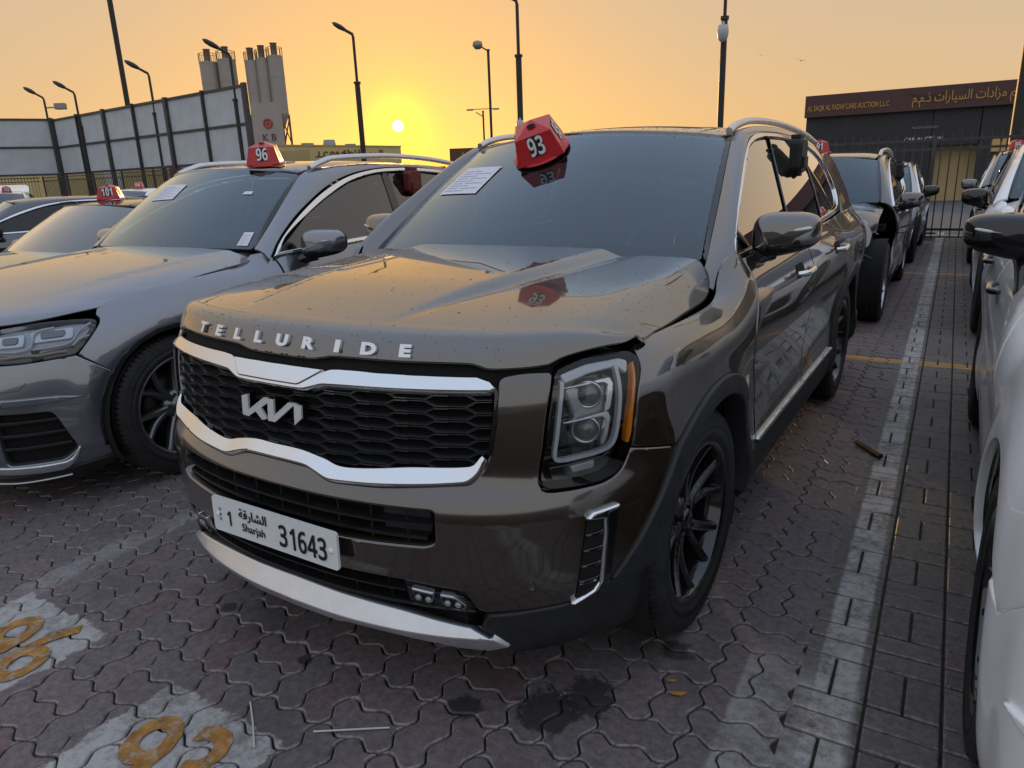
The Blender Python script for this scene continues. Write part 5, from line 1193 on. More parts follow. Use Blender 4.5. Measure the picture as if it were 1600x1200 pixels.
# ================================================================ the other cars
def template_car(name, loc, rz, m, label, sc=(1,1,1), lod=1., rim=None, arch_m=None, mir_m=None, trim=None, glass_m=None, ws_m=None, roof_m=None, front=True, hood_fn=None, skip=(), group=None, wheels=True, rail=True, mirrors=True, interior=True, Rw=.375, arch_trim=True, contour=None, mir=(1.055,1.97,1.125,.115,.085)):
    root = thing(name, loc, rz, label, 'car', group); T = tbody(sc, contour); K = np.array(sc, float); st = lambda q: q*lod
    trim = trim or M_chrome; glass_m = glass_m or M_sideglass; ws_m = ws_m or M_wsglass; arch_m = arch_m or m
    sF, sR = T.raw.s_of_y(TYF), T.raw.s_of_y(TYR)
    def A(c, r, a0, a1, n=14): return [(c+r*math.cos(R_(a0+(a1-a0)*i/n)), TZ+r*math.sin(R_(a0+(a1-a0)*i/n))) for i in range(n+1)]
    P = lambda nm, S, out, mm, par=root, **k: panel(nm, S, out, mm, par, **k)
    pair = lambda nm, S, out, mm, **k: panel(nm, S, out, mm, root, mirror=True, **k)
    # front bumper, fenders, doors
    if front:
        fb = [(0,.20,1),(.6,.19),(.93,.20,1),(1.16,.235,1),(1.118,.27,1)] + [q for q in A(sF,.432,194,143)][::1] + [(1.206,.636,1),(1.05,.752,1),(1.036,.750),(.73,.742),(.66,.76),(.62,.80),(.60,.90),(.60,.935,1),(0,.93,1)]
        P('front_bumper', T, spl(symo(fb), .03), m, holes=[rnd([(-.50,.86),(.50,.86),(.44,.40),(-.44,.40)], .05, .03)[::-1], rnd([(.66,.515),(.905,.505),(.982,.30),(.915,.248),(.66,.252)], .03, .02)[::-1], rnd([(-.66,.515),(-.905,.505),(-.982,.30),(-.915,.248),(-.66,.252)], .03, .02)], step=st(.035), r=.006, depth=.03)
        P('grille_backing', T, poly([(-.54,.90),(.54,.90),(.48,.36),(-.48,.36)], .06), M_dark, step=st(.08), r=0, depth=0, off=-.05)
        P('grille_frame', T, rnd([(-.515,.875),(.515,.875),(.452,.388),(-.452,.388)], .05, .03), trim, holes=[rnd([(-.485,.85),(.485,.85),(.428,.415),(-.428,.415)], .05, .03)[::-1]], step=st(.04), r=.01, depth=.03, off=.006)
        for k in range(6):
            v = .80-.07*k; w = .47-.008*k; P('grille_bar', T, rnd([(-w,v+.012),(w,v+.012),(w,v-.012),(-w,v-.012)], .006, .04), M_satin, step=st(.05), r=.006, depth=.02, off=-.008)
        for sg in (1, -1):
            F2 = lambda pts: [(sg*q[0],)+tuple(q[1:]) for q in pts]
            P('vent_backing', T, poly(F2([(.62,.54),(.95,.53),(1.0,.30),(.94,.23),(.62,.23)]), .05), M_dark, step=st(.06), r=0, depth=0, off=-.04)
            for k in range(3): v = .465-.065*k; P('vent_bar', T, rnd(F2([(.66,v+.008),(.93+.015*k,v+.004),(.93+.015*k,v-.012),(.66,v-.010)]), .004, .04), M_black, step=st(.05), r=.004, depth=.02, off=-.012)
            P('vent_trim', T, spl(F2([(.60,.250,1),(.915,.243),(.95,.262),(.984,.312,1),(.990,.300,1),(.966,.250),(.93,.212),(.88,.198),(.60,.214,1)]), .02), M_satin, step=st(.02), r=.006, depth=.02, off=.010)
            P('bumper_blade', T, spl(F2([(.70,.548,1),(.958,.550),(1.045,.556,1),(.926,.577),(.70,.585,1)]), .02), m, step=st(.02), r=.006, depth=.02, off=.014)
            P('washer_cover', T, rnd(F2([(.62,.665),(.80,.672),(.83,.655),(.79,.62),(.62,.615)]), .012, .02), m, step=st(.03), r=.004, depth=.006, off=.0025)
            hl = P('headlight', T, spl(F2([(.66,.905),(.732,.908),(.982,.918),(1.15,.908),(1.178,.898),(1.18,.885),(1.157,.857),(1.062,.764),(1.036,.757),(.73,.748),(.655,.77),(.63,.83)]), .025), M_gloss, step=st(.05), r=0, depth=0, off=-.05)
            P('lens', T, spl(F2([(.66,.905),(.732,.908),(.982,.918),(1.15,.908),(1.178,.898),(1.18,.885),(1.157,.857),(1.062,.764),(1.036,.757),(.73,.748),(.655,.77),(.63,.83)]), .025), M_lens, hl, step=st(.04), r=.004, depth=.03, off=.002)
            P('lamp_tray', T, spl(F2([(.66,.89),(.98,.905),(1.15,.895),(1.12,.84),(1.05,.80),(.68,.795)]), .03), mat('lamp_tray_grey', (.34,.36,.39), .25, .4), hl, step=st(.04), r=.004, depth=.01, off=-.034)
            for (a, b, w, h_) in ((.78,.85,.07,.03),(.98,.86,.10,.028)):
                P('projector_frame', T, rnd(F2([(a-w,b+h_),(a+w,b+h_),(a+w*.8,b-h_),(a-w*1.1,b-h_)]), .015, .015), mat('lamp_pale_blue', (.66,.76,.86), .2, .2), hl, step=st(.02), r=.005, depth=.012, off=-.018)  # frame in one even pale blue, no emission
                P('projector_lens', T, rnd(F2([(a-w*.55,b+h_*.62),(a+w*.6,b+h_*.62),(a+w*.45,b-h_*.55),(a-w*.6,b-h_*.55)]), .015, .015), mat('projector_glass', (.10,.11,.12), .03, 0, 1.0, 1.), hl, step=st(.02), r=.005, depth=.01, off=-.010)
            for pth in ([(.70,.80),(.86,.805),(.905,.872),(.99,.885)], [(.88,.80),(1.04,.81),(1.10,.862),(1.155,.885)], [(1.05,.795),(1.085,.822),(1.13,.83)]):
                mbt = MB(); mbt.tube([T(sg*a, b, -.008) for a, b in spl(pth, .02, False)], .0055, 6); mbt.build('light_guide', M_drl, hl)
            mbt = MB(); mbt.tube([T(sg*a, .772+.002*math.sin(a*40), -.02) for a in np.linspace(.70,1.02,24)], .007, 6); mbt.build('turn_signal', mat('amber_dull', (.42,.36,.30), .3), hl)
        pair('skirt', T, rnd([(.55,.185),(.95,.205),(1.158,.232),(1.163,.19),(.949,.112),(.53,.14)], .01, .03), M_clad if lod <= 1 else M_black, step=st(.05), r=.006, depth=.05, off=.006)
        mbt = MB(); mbt.tube([T(a, .137+.02*(abs(a)/.95)**2, .012) for a in np.linspace(-.93,.93,50)], .006, 6); mbt.build('splitter_trim', M_satin, root)
    fe = [(1.215,.630,1),(1.06,.752,1),(1.07,.762),(1.165,.853),(1.192,.884),(1.20,.905),(1.19,.925,1),(1.22,.975),(1.35,1.004),(1.658,1.018),(1.95,1.042),(2.14,1.075),(2.21,1.12),(2.25,1.15,1),(2.33,1.12,1),(2.345,1.05),(2.352,1.0),(2.355,.90),(2.36,.70),(2.30,.45),(2.28,.25,1),(1.97,.25,1)] + A(sF,.432,-12,143)[1:-1]
    if 'fender' not in skip: pair('fender', T, spl(fe, .03), m, step=st(.04), r=.004, depth=.02)
    else:
        v_, f_, n_ = panel('fender', T, spl(fe, .03), m, root, step=st(.04), r=.004, depth=.02, build=False)
        mk('fender', v_*[-1,1,1], [q[::-1] for q in f_], m, root, True, n_*[-1,1,1])
    pair('front_door', T, spl([(2.343,1.10,1),(2.357,1.05),(2.364,1.0),(2.367,.90),(2.372,.70),(2.312,.45),(2.292,.25,1),(3.50,.25,1),(3.52,.6),(3.50,1.13,1)], .05), m, step=st(.06), r=.005, depth=.02)
    pair('rear_door', T, spl([(3.51,1.13,1),(3.53,.6),(3.51,.25,1),(4.06,.25,1)] + A(sR,.432,197,120) + [(4.45,.95),(4.55,1.15,1)], .05), m, step=st(.06), r=.005, depth=.02)
    pair('quarter_panel', T, spl([(4.56,1.15,1),(4.46,.95)] + A(sR,.432,119,-17) + [(4.93,.22,1),(6.43,.22,1),(6.43,1.13,1)], .05), m, step=st(.07), r=.005, depth=.02)
    for c in ((sF, sR) if arch_trim else ()): pair('wheel_arch_trim', T, poly(A(c,.452,-16,192) + A(c,.425,192,-16), .03), arch_m, step=st(.03), r=.004, depth=.05, off=.008)
    pair('sill_trim', T, poly([(2.0,.25),(4.05,.25),(4.05,.19),(2.0,.19)], .08), M_black, step=st(.1), r=.004, depth=.03, off=.0)
    # hood
    hy = cat([0,.3,.5,.66,.76,.82,.9],[.10,.13,.19,.30,.43,.60,.9] if contour is None else [.13,.14,.16,.19,.235,.29,.40])
    hq = cat([-.03,0,.05,.12,.25,.5,.9,1.35,1.45],[(-.01,.87),(0,.905),(.02,.937),(.07,.966),(.17,1.0),(.36,1.047),(.68,1.096),(1.0,1.130),(1.08,1.137)])
    hD = cat([0,.05,.3,.6,1.0,1.1],[-.02,.0,.035,.045,.058,.06])
    def HD(x, t, off=0.):
        x = np.asarray(x, float); t = np.asarray(t, float); a = np.abs(x); Q = hq(t); q, z = Q[...,0], Q[...,1]
        y = hy(a)*(1-q)+(1.57+.12*(a/.77)**2)*q
        rp = .35*(a/.82)**2+.65*(np.log1p(np.exp((a-.70)/.03))*.03/.12)
        w = .55+.12*q
        z = z-hD(q)*rp+.010*sst(.1,.5,q)*(1-sst(-.03,.03,a-w))
        r = np.stack([x, y, z], -1)*K
        return hood_fn(r, x, q) if hood_fn else r
    if 'hood' not in skip:
        P('hood', HD, spl(symo([(0,.0,1),(.3,.0),(.60,.0),(.76,.02),(.812,.05,1),(.832,.2),(.836,.6),(.834,1.0),(.825,1.2),(.80,1.27,1),(.4,1.33),(0,1.34,1)]), .04), m, step=st(.05), r=.006, depth=.03)
    # glasshouse
    def W2(u, v, off=0.):
        a = np.asarray(u, float)/.73; b = np.asarray(v, float)/.70; a2 = a*a
        lo = np.stack([.775*a, 1.56+.12*a2, 1.150-.015*a2], -1); hi = np.stack([.668*a, 2.10+.13*a2, 1.610-.055*a2], -1)
        return (lo*(1-b)[...,None]+hi*b[...,None]+np.array([0,-.62,.78])*(.018*4*b*(1-b)+off)[...,None])*K
    wo = rnd([(-.72,-.02),(.72,-.02),(.722,.70),(-.722,.70)], .02, .05); wi = rnd([(-.685,.055),(.685,.055),(.695,.665),(-.695,.665)], .05, .05)
    P('windscreen', W2, wo, ws_m, step=st(.08), r=.003, depth=.006)
    P('windscreen_film', W2, wi, M_film, step=st(.1), r=0, depth=0, off=-.009)
    P('windscreen_frit', W2, wo*.996+[0,.001], M_frit, holes=[wi[::-1]], step=st(.08), r=0, depth=0, off=-.006)
    rz_ = cat([2.0,2.1,2.25,2.6,3.2,4.0,4.5,4.8],[1.60,1.614,1.632,1.655,1.655,1.605,1.54,1.48])
    def RF(x, y, off=0.):
        x = np.asarray(x, float); y = np.asarray(y, float); a = np.abs(x)
        return np.stack([x, y, rz_(y-.13*(a/.66)**2*np.clip((2.8-y)/.6, 0, 1))-.022*(a/.6)**2-.030*np.clip((a-.5)/.16, 0, 1.6)**2+off], -1)*K
    P('roof', RF, spl(symo([(0,2.11,1),(.3,2.14),(.5,2.19),(.635,2.245,1),(.64,2.6),(.64,3.2),(.62,4.2),(.60,4.55,1),(0,4.62,1)]), .06), roof_m or m, step=st(.07), r=.006, depth=.02)
    def G2(y, z, off=0.):
        y = np.asarray(y, float); z = np.asarray(z, float)
        x = .905-.34*(z-1.08)-.06*np.maximum(z-1.08, 0)**2-.055*(np.maximum(y-2.8, 0)/2.)**2
        return np.stack([x+off, y, z], -1)*K
    co = [(1.695,1.075,1),(1.775,1.149),(1.889,1.225),(2.087,1.332),(2.326,1.437),(2.604,1.523),(2.879,1.566),(3.16,1.581),(3.59,1.574),(4.0,1.535),(4.35,1.44),(4.50,1.32),(4.48,1.22),(4.30,1.165),(3.6,1.125),(2.8,1.098),(2.2,1.084)]
    ci = [(1.742,1.096,1),(1.836,1.180),(2.1,1.306),(2.338,1.404),(2.62,1.496),(2.901,1.544),(3.16,1.556),(3.58,1.549),(3.96,1.512),(4.27,1.425),(4.42,1.32),(4.40,1.245),(4.26,1.195),(3.6,1.152),(2.8,1.124),(2.2,1.108)]
    pair('window_surround', G2, spl(co, .018*max(1, lod)), trim, holes=[spl(ci, .018*max(1, lod))], step=st(.03), r=.005, depth=.02, off=.016)
    pair('pillar_strip', G2, poly([(3.00,1.13),(3.09,1.13),(3.10,1.552),(3.02,1.552)], .05), M_gloss, step=st(.08), r=.003, depth=.01, off=.001)
    for q in ([(1.75,1.10),(2.1,1.30),(2.34,1.398),(2.62,1.49),(2.90,1.538),(3.02,1.546),(2.99,1.128),(2.2,1.108)], [(3.09,1.132),(3.11,1.550),(3.58,1.543),(3.96,1.506),(4.26,1.42),(4.41,1.32),(4.39,1.25),(4.25,1.20),(3.6,1.157)]):
        pair('side_window', G2, rnd(q, .012, .05), glass_m, step=st(.1), r=.003, depth=.005, off=-.006)
    fi2 = [(.785,1.66,1.125),(.765,1.80,1.235),(.735,1.96,1.36),(.705,2.10,1.465),(.680,2.22,1.548),(.662,2.36,1.590),(.652,2.6,1.618),(.648,3.0,1.625),(.642,3.6,1.607),(.630,4.2,1.56),(.612,4.55,1.51),(.66,4.80,1.35),(.74,4.95,1.12)]
    fo2 = [(1.66,1.06),(1.775,1.160),(1.925,1.257),(2.095,1.346),(2.335,1.450),(2.54,1.517),(2.80,1.567),(3.16,1.592),(3.6,1.584),(4.06,1.536),(4.39,1.42),(4.52,1.30),(4.47,1.13)]
    tt2 = np.arange(len(fi2)); f1 = cat(tt2, np.array(fi2)); f2 = cat(tt2, np.array([G2(a, b, -.006)/K for a, b in fo2]))
    def FR2(t, w, off=0.):
        t = np.asarray(t, float)/.25; w = np.asarray(w, float)/.12; r = f1(t)*(1-w[...,None])+f2(t)*w[...,None]; k = np.sin(np.pi*np.clip(w, 0, 1))*.018
        r[...,0] += k*.6; r[...,2] += k*.75; return r*K
    pair('pillar_frame', FR2, poly([(0,0),(12*.25,0),(12*.25,.1185),(0,.1185)], .012*max(1, lod)), m, step=st(.06), r=.004, depth=.02, flip=True)
    def WT2(t, w, off=0.):
        t = np.asarray(t, float)/.3; I = f1(np.clip(t, 0, 4)); a_ = W2(np.ones_like(t)*.72, np.clip(t/4, 0, 1)*.70)/K; w = np.asarray(w, float)[...,None]/.05; return (a_*(1-w)+I*w)*K
    pair('windscreen_trim', WT2, poly([(0,-.012),(1.2,-.012),(1.2,.05),(0,.05)], .06), M_gloss, step=st(.05), r=.003, depth=.012, flip=True)
    mbt = MB(); mbt.add([np.array(q)*K for q in ((-.60,4.60,1.52),(.60,4.60,1.52),(.70,4.90,1.14),(-.70,4.90,1.14))], [(0,1,2,3)]); mbt.build('rear_screen', glass_m, root)
    mbt = MB(); mbt.add([np.array(q)*K for q in ((-.9,4.5,1.125),(.9,4.5,1.125),(.72,5.0,1.12),(-.72,5.0,1.12))], [(0,1,2,3)]); mbt.build('rear_deck', m, root)
    if rail:
        for sg in (1, -1):
            pts = np.array([(.668,2.33,1.600),(.668,2.45,1.640),(.668,2.62,1.668),(.668,3.2,1.682),(.66,3.8,1.655),(.65,4.3,1.60)]); pts[:,0] *= sg
            P3 = cat(np.arange(6), pts)(np.linspace(0,5,30))*K
            sweep('roof_rail', P3, [(-.022,-.016),(-.008,-.020),(.010,-.016),(.015,0),(.010,.016),(-.008,.020),(-.022,.016)], M_satin, root, [(0,0,1)]*30)
    # dark inside so no light leaks through
    mbt = MB()
    for c, d in (((0,.95,.72),(1.5,1.3,.14)),((0,3.2,.86),(1.70,3.3,.06)),((0,2.6,.30),(1.66,2.2,.16)),((0,.6,.28),(1.2,.9,.14)),((0,4.5,.36),(1.3,.8,.2)),((0,1.62,1.04),(1.15,.24,.06))): mbt.box(tuple(np.array(c)*K), tuple(np.array(d)*K))
    mbt.build('underbody', M_dark, root)
    if interior:
        mbt = MB(); mbt.box(tuple(np.array((0,1.85,.98))*K),tuple(np.array((1.5,.6,.24))*K), bev=.04); mbt.build('dashboard', M_interior, root)
        for x in (-.38,.38): mbt = MB(); mbt.box(tuple(np.array((x,3.0,1.08))*K),(.48,.16,.62),Matrix.Rotation(R_(-14),3,'X'), bev=.05); mbt.box(tuple(np.array((x,3.09,1.42))*K),(.27,.10,.18), bev=.04); mbt.build('seat', M_seat, root)
        mbt = MB(); mbt.tube([(.38+.185*math.cos(a), 2.25*K[1]+.185*math.sin(a)*.42, 1.10*K[2]+.185*math.sin(a)*.90) for a in np.linspace(0, 2*math.pi, 24, endpoint=False)], .015, 6, closed=True); mbt.build('steering_wheel', M_interior, root)
        mbt = MB(); mbt.box(tuple(np.array((0,3.2,1.585))*K),(1.15*K[0],1.9,.02)); mbt.build('headliner', M_interior, root)
    if mirrors:
        for sg in (1, -1): mirror_unit(root, mir[0]*K[0], mir[1]*K[1], mir[2]*K[2], mir_m or m, sg, w=mir[3], h=mir[4], d=.085, lamp=lod <= 1, stalk=(.90*K[0],1.90*K[1],1.03*K[2]), mlow=M_black)
        for sg in (1, -1):
            for s0 in (3.15, 4.15):
                V0 = [T(sg*(s0+t), .985, .012+.034*(1-(abs(t)/.115)**4)**.5 if abs(t) < .115 else .012) for t in np.linspace(-.115,.115,11)]
                mbt = MB(); mbt.tube(V0, [.010]+[.014]*9+[.010], 8); mbt.build('door_handle', M_gloss if trim is not M_chrome else trim, root)
    if wheels:
        hw = .835*K[0]
        for yy in (TYF*K[1], TYR*K[1]):
            for sg in (1, -1): wheel(root, sg*hw, yy, Rw, sg, R=Rw, m_rim=rim or M_alloy)
        well(root, .78*K[0], TYF*K[1], Rw, .425*min(K[1],1), .33); well(root, .78*K[0], TYR*K[1], Rw, .425*min(K[1],1), .33)
    root['_surf'] = 0
    del root['_surf']
    return root, T, W2, RF, G2
def local(root, q): return root.matrix_basis @ Vector(q)
bpy.context.view_layer.update()
# --- grey SUV on the left
M_grey = paint('grey_paint', (.15,.163,.195), .7, .30, .08)
AU, AUT, AUW, AUR, AUG = template_car('parked_car', (-2.79,.03,0), R_(3.5), M_grey, 'slate grey SUV wearing number 96, left of the brown SUV', arch_m=M_black, rim=M_alloy, mir=(1.075,1.97,1.135,.145,.085))
# --- white car at the right edge
M_wht = paint('white_paint', (.90,.92,.94), .0, .35, .04, ior=1.5)
WH, WHT, WHW, WHR, WHG = template_car('parked_car', (2.675,-.06,0), R_(.6), M_wht, 'white car with black mirror, cut by the right edge, nearest the camera', sc=(.965,.98,1.02), contour=TCBOX, arch_trim=False, mir=(.985,2.02,1.215,.13,.078), mir_m=M_gloss, trim=M_gloss, arch_m=M_wht, rim=M_rim)
# --- car with crumpled front, behind the brown SUV
M_blk = paint('black_paint', (.012,.012,.015), .3, .3, .12)
def crumple(r, x, q):
    d = np.sin(x*9+q*4)*np.sin(q*11-x*5)*.035*(1-sst(.5,.95,q)) + .05*np.exp(-((x-.35)/.25)**2-((q-.25)/.2)**2) - .10*np.exp(-((x-.75)/.25)**2)*(1-sst(.1,.6,q))
    r = r.copy(); r[...,2] += d; r[...,1] += .22*(1-sst(0,.35,q))*sst(-.2,.7,x); return r
DM, DMT, _, DMR, _ = template_car('parked_car', (.03,5.72,0), R_(1.0), M_blk, 'black car with crumpled hood and torn front corner, behind the brown SUV', sc=(.97,.97,.97), lod=1.6, hood_fn=crumple, front=False, arch_trim=False, skip=('fender',), rim=mat('bright_alloy', (.5,.5,.52), .25, .9))
mb = MB(); rr = random.Random(5)
for k in range(26):       # exposed crash structure, radiator and torn brackets
    x = rr.uniform(-.75,.80); mb.box((x, rr.uniform(.35,.75), rr.uniform(.35,.80)), (rr.uniform(.05,.3), rr.uniform(.03,.12), rr.uniform(.02,.14)), Matrix.Rotation(rr.uniform(-.5,.5),3,'Z') @ Matrix.Rotation(rr.uniform(-.5,.5),3,'Y'))
mb.box((0,.62,.62),(1.3,.06,.45)); mb.box((0,.42,.50),(1.2,.08,.10)); o = tag(mb.build('crash_structure', [mat('torn_metal', (.03,.03,.032), .5, .5)], DM), kind='stuff')
mb = MB(); q = rnd([(-.10,-.16),(.09,-.06),(.12,.05),(.05,.17),(-.04,.18),(-.12,.0)], .03, .02)
mb.prism([tuple(w) for w in q], lambda w, s_: Vector((.70+w[0]*.8-.06*w[1], .62+(.03 if s_ else -.03)+.35*w[0], .80+w[1]))); hd_ = mb.build('hanging_headlight', mat('fogged_lens', (.55,.56,.52), .2, .2, .6), DM)
mb = MB(); mb.box((.74,.60,.62),(.22,.10,.10), Matrix.Rotation(.4,3,'Y'), bev=.01)
for k in range(3): mb.lathe([(0,-.03),(.02,-.02),(.022,0)], 8, 'y', (.68+.06*k,.56,.63-.02*k))
mb.build('hanging_lamp_base', M_black, DM)
# --- further cars in the rows behind
M_sil = paint('silver_paint', (.38,.39,.41), .8, .3, .06)
template_car('parked_car', (-.0,10.55,0), R_(1.0), M_sil, 'silver car farthest back in the row of the brown SUV', sc=(.95,.93,.90), lod=2.2, rim=M_rim, mir_m=M_gloss, rail=False)
W2c = template_car('parked_car', (2.62,5.55,0), R_(.8), M_wht, 'white car parked behind the nearest white car at right', sc=(.96,.96,1.0), lod=1.7, mir_m=M_gloss, trim=M_gloss, rail=False)
D89 = template_car('parked_car', (2.50,10.75,0), R_(.8), paint('dark_grey_paint', (.07,.072,.078), .6, .3, .08), 'dark grey car wearing number 89, farthest back at right', sc=(.95,.93,.97), lod=2.2, rail=False)
M_grn = paint('pale_green_paint', (.05,.22,.13), .3, .3, .08)
GRN = template_car('parked_car', (-5.75,.75,0), R_(4), M_grn, 'green sedan with black roof left of the grey SUV', sc=(.95,.97,.845), lod=1.4, roof_m=M_gloss, rail=False, trim=M_gloss, mir_m=M_gloss, ws_m=glass('grey_windscreen', (.2,.22,.24), 2.6))
DKC = template_car('parked_car', (-11.9,2.5,0), R_(-26), paint('navy_paint', (.012,.016,.026), .5, .3, .08), 'dark navy sedan turned side-on behind the green sedan', sc=(.95,.97,.86), lod=2.2, rail=False, glass_m=glass('dark_window', (.03,.035,.045), 1.2))
WS1 = template_car('parked_car', (-15.3,7.2,0), R_(20), M_wht, 'white sedan in the back left, beside the open-hatch car', sc=(.95,.95,.90), lod=2.6, rail=False, interior=False)
WS2 = template_car('parked_car', (-20.6,12.2,0), R_(15), M_wht, 'white SUV just in front of the far steel fence', sc=(.97,.97,1.0), lod=2.8, rail=False, interior=False)
OPN = template_car('parked_car', (-18.6,7.2,0), R_(60), M_wht, 'white car with its rear hatch raised, far left', sc=(.97,.95,.93), lod=2.6, rail=False, interior=False)
mb = MB(); hp = [(-.62,0),(-.60,.5),(-.5,1.0),(-.3,1.25),(.3,1.25),(.5,1.0),(.60,.5),(.62,0)]
mb.prism(hp, lambda w, s_: Vector((w[0], 4.25+w[1]*.93, 1.49+.55*math.sin(w[1]*1.3)*.35+(.035 if s_ else -.02)))); mb.build('raised_hatch', [M_wht], OPN[0])
VAN = template_car('parked_car', (-24.5,8.8,0), R_(75), paint('pale_silver_paint', (.45,.45,.50), .5, .35, .05), 'pale silver van behind the open-hatch car, far left', sc=(1.0,1.0,1.08), lod=2.8, rail=False, interior=False)
# ================================================================ number cones, papers, boxes, litter, drops
def number_cone(loc, num, rz, label, tilt=(0.,0.), s=1., name='number_cone', m=None, print_=True):
    root = thing(name, loc, 0, label, 'roof sign'); root.rotation_euler = (tilt[0], tilt[1], rz); root.scale = (s,s,s)
    mb = MB(); b, t, h, ap = .108, .083, .128, .160
    mb.lathe([(.0,.004),(.128,.004),(.134,.007),(.134,.012),(.126,.016),(.10,.020)], 36, 'z'); mb.build('base_flange', m or M_red, root)
    bm = bmesh.new(); rings = []
    for z, w, r in ((.016,b+.004,.012),(.030,b,.009),(h*.985,t,.007),(h,t-.003,.006)):
        q = rnd([(-w,-w),(w,-w),(w,w),(-w,w)], r, .5, 4); rings.append([bm.verts.new((a, c, z)) for a, c in q])
    n = len(rings[0])
    for i in range(3):
        for k in range(n): bm.faces.new((rings[i][k], rings[i][(k+1) % n], rings[i+1][(k+1) % n], rings[i+1][k]))
    # sloping top to an off-centre peak, with a round hole on its front slope
    top = bm.verts.new((0,.012,ap))
    for k in range(n): bm.faces.new((rings[3][k], rings[3][(k+1) % n], top))
    me = bpy.data.meshes.new('cone_body'); bm.normal_update(); bm.to_mesh(me); bm.free(); me.materials.append(m or M_red); link(bpy.data.objects.new('cone_body', me), root)
    mb = MB(); sl = math.atan2(ap-h, t); c = Vector((.0,-.034,h+(ap-h)*.55+.004)); Rm_ = Matrix.Rotation(sl, 3, 'X')
    mb.add([c + Rm_ @ Vector((.020*math.cos(a), .013*math.sin(a), .001)) for a in np.linspace(0, 2*math.pi, 20, endpoint=False)], [tuple(range(20))]); mb.build('grip_hole', M_dark, root)
    if print_:
        for fz in (0, math.pi/2, math.pi, -math.pi/2):
            lean = math.atan2(b-t, h-.03); Mf = Matrix.Rotation(fz, 4, 'Z') @ Matrix.Translation((0,-(b+t)/2-.0012,.030+(h-.03)/2+.004)) @ Matrix.Rotation(R_(90)-lean, 4, 'X')
            w_ = .040*len(num)*.80; mb = MB(); mb.box((0,0,.0002),(w_,.090,.0008)); mb.V = [tuple(Mf @ Vector(v)) for v in mb.V]; mb.build('number_sticker', M_ink, root)
            put_text('number_print', digits(num), M_white, root, Mf @ Matrix.Translation((0,0,.0014)), size=.112, sx=.60, bold=0., ext=.0004)
    return root
def tilt_on(S, u, v):
    e = 1e-3; S_ = lambda a, b: Vector(S(np.array(a), np.array(b))); du = S_(u+e,v)-S_(u-e,v); dv = S_(u,v+e)-S_(u,v-e); n = du.cross(dv).normalized(); return S_(u, v), n if n.z > 0 else -n
# on the brown SUV: it rides on the top edge of the windscreen, leaning with it
p0, n0 = tilt_on(WSs, -.125, .655)
c93 = number_cone(p0+n0*.002, '93', 0, 'red number 93 cone stuck at the top of the brown SUV windscreen')
c93.rotation_euler = (Vector((0,0,1)).rotation_difference(n0).to_matrix() @ Matrix.Rotation(R_(26),3,'Z')).to_euler()
def on_roof(car, x, y, num, rz, label, s=1., dz=0.):
    root, T, W_, RF_, G_ = car; q, n = tilt_on(RF_, x, y); M_ = Matrix.Translation(root.location) @ Matrix.Rotation(root.rotation_euler.z, 4, 'Z'); 
    c = number_cone(M_ @ (q+Vector((0,0,.002+dz))), num, 0, label, s=s); c.rotation_euler = (Vector((0,0,1)).rotation_difference(M_.to_3x3() @ n).to_matrix() @ Matrix.Rotation(rz,3,'Z')).to_euler(); return c
AUc = (AU, AUT, AUW, AUR, AUG)
on_roof(AUc, .34, 2.26, '96', R_(42), 'red number 96 cone on the roof of the grey SUV')
on_roof(GRN, -.22, 2.55, '101', R_(48), 'red number 101 cone on the green sedan')
on_roof(D89, -.45, 2.5, '89', R_(5), 'red number 89 cone on the dark grey car at right')
on_roof((DM,DMT,None,DMR,None), -.02, 2.6, '91', R_(10), 'red number 91 cone on the damaged black car')
on_roof(WS1, .1, 2.7, '104', R_(45), 'red number 104 cone on the white sedan, back left')
on_roof(OPN, .3, 2.3, '103', R_(-20), 'red number cone on the open-hatch white car')
on_roof(WS2, .0, 2.6, '105', R_(45), 'red number cone on the white SUV by the far fence')
on_roof(VAN, .0, 2.6, '106', R_(-30), 'red number cone on the silver van at the left edge')
# paper sheets behind the glass / on it
def sheet(name, S, corners, M_, label, m=M_paper, off=.004, lines=True, cat_='paper'):
    K_ = np.array(corners, float); ng = 7
    def P(a, t, o): # follows the glass
        q = (K_[0]*(1-a)+K_[1]*a)*(1-t)+(K_[3]*(1-a)+K_[2]*a)*t; e = 1e-3; f = lambda du, dv: Vector(S(np.array(q[0]+du), np.array(q[1]+dv)))
        n = (f(e,0)-f(-e,0)).cross(f(0,e)-f(0,-e)).normalized(); n = n if n.z > 0 else -n; return M_ @ (f(0,0)+n*o)
    mb = MB(); V = [P(i/(ng-1), j/(ng-1), off) for j in range(ng) for i in range(ng)]; F = [(j*ng+i, j*ng+i+1, (j+1)*ng+i+1, (j+1)*ng+i) for j in range(ng-1) for i in range(ng-1)]
    mb.add(V, F, True); o = mb.build(name, m, None, fixn=False, label=label, cat=cat_)
    if lines:
        mb = MB()
        for k in range(9):
            t = .10+.09*k
            for a0, a1 in (((.08,.38),(.45,.9)) if k % 2 else ((.08,.6),)):
                n_ = 4
                for i in range(n_):
                    x0, x1 = a0+(a1-a0)*i/n_, a0+(a1-a0)*(i+1)/n_; mb.add([P(x0,t,off+.0012),P(x1,t,off+.0012),P(x1,t+.02,off+.0012),P(x0,t+.02,off+.0012)], [(0,1,2,3)])
        mb.build('print_lines', mat('faint_ink', (.42,.42,.50), .7), o, fixn=False)
    return o
I4 = Matrix.Identity(4); MAU = Matrix.Translation(AU.location) @ Matrix.Rotation(AU.rotation_euler.z, 4, 'Z')
sheet('paper_sheet', WSs, [(-.627,.385),(-.353,.366),(-.318,.568),(-.600,.600)], I4, 'white paper sheet on the brown SUV windscreen')
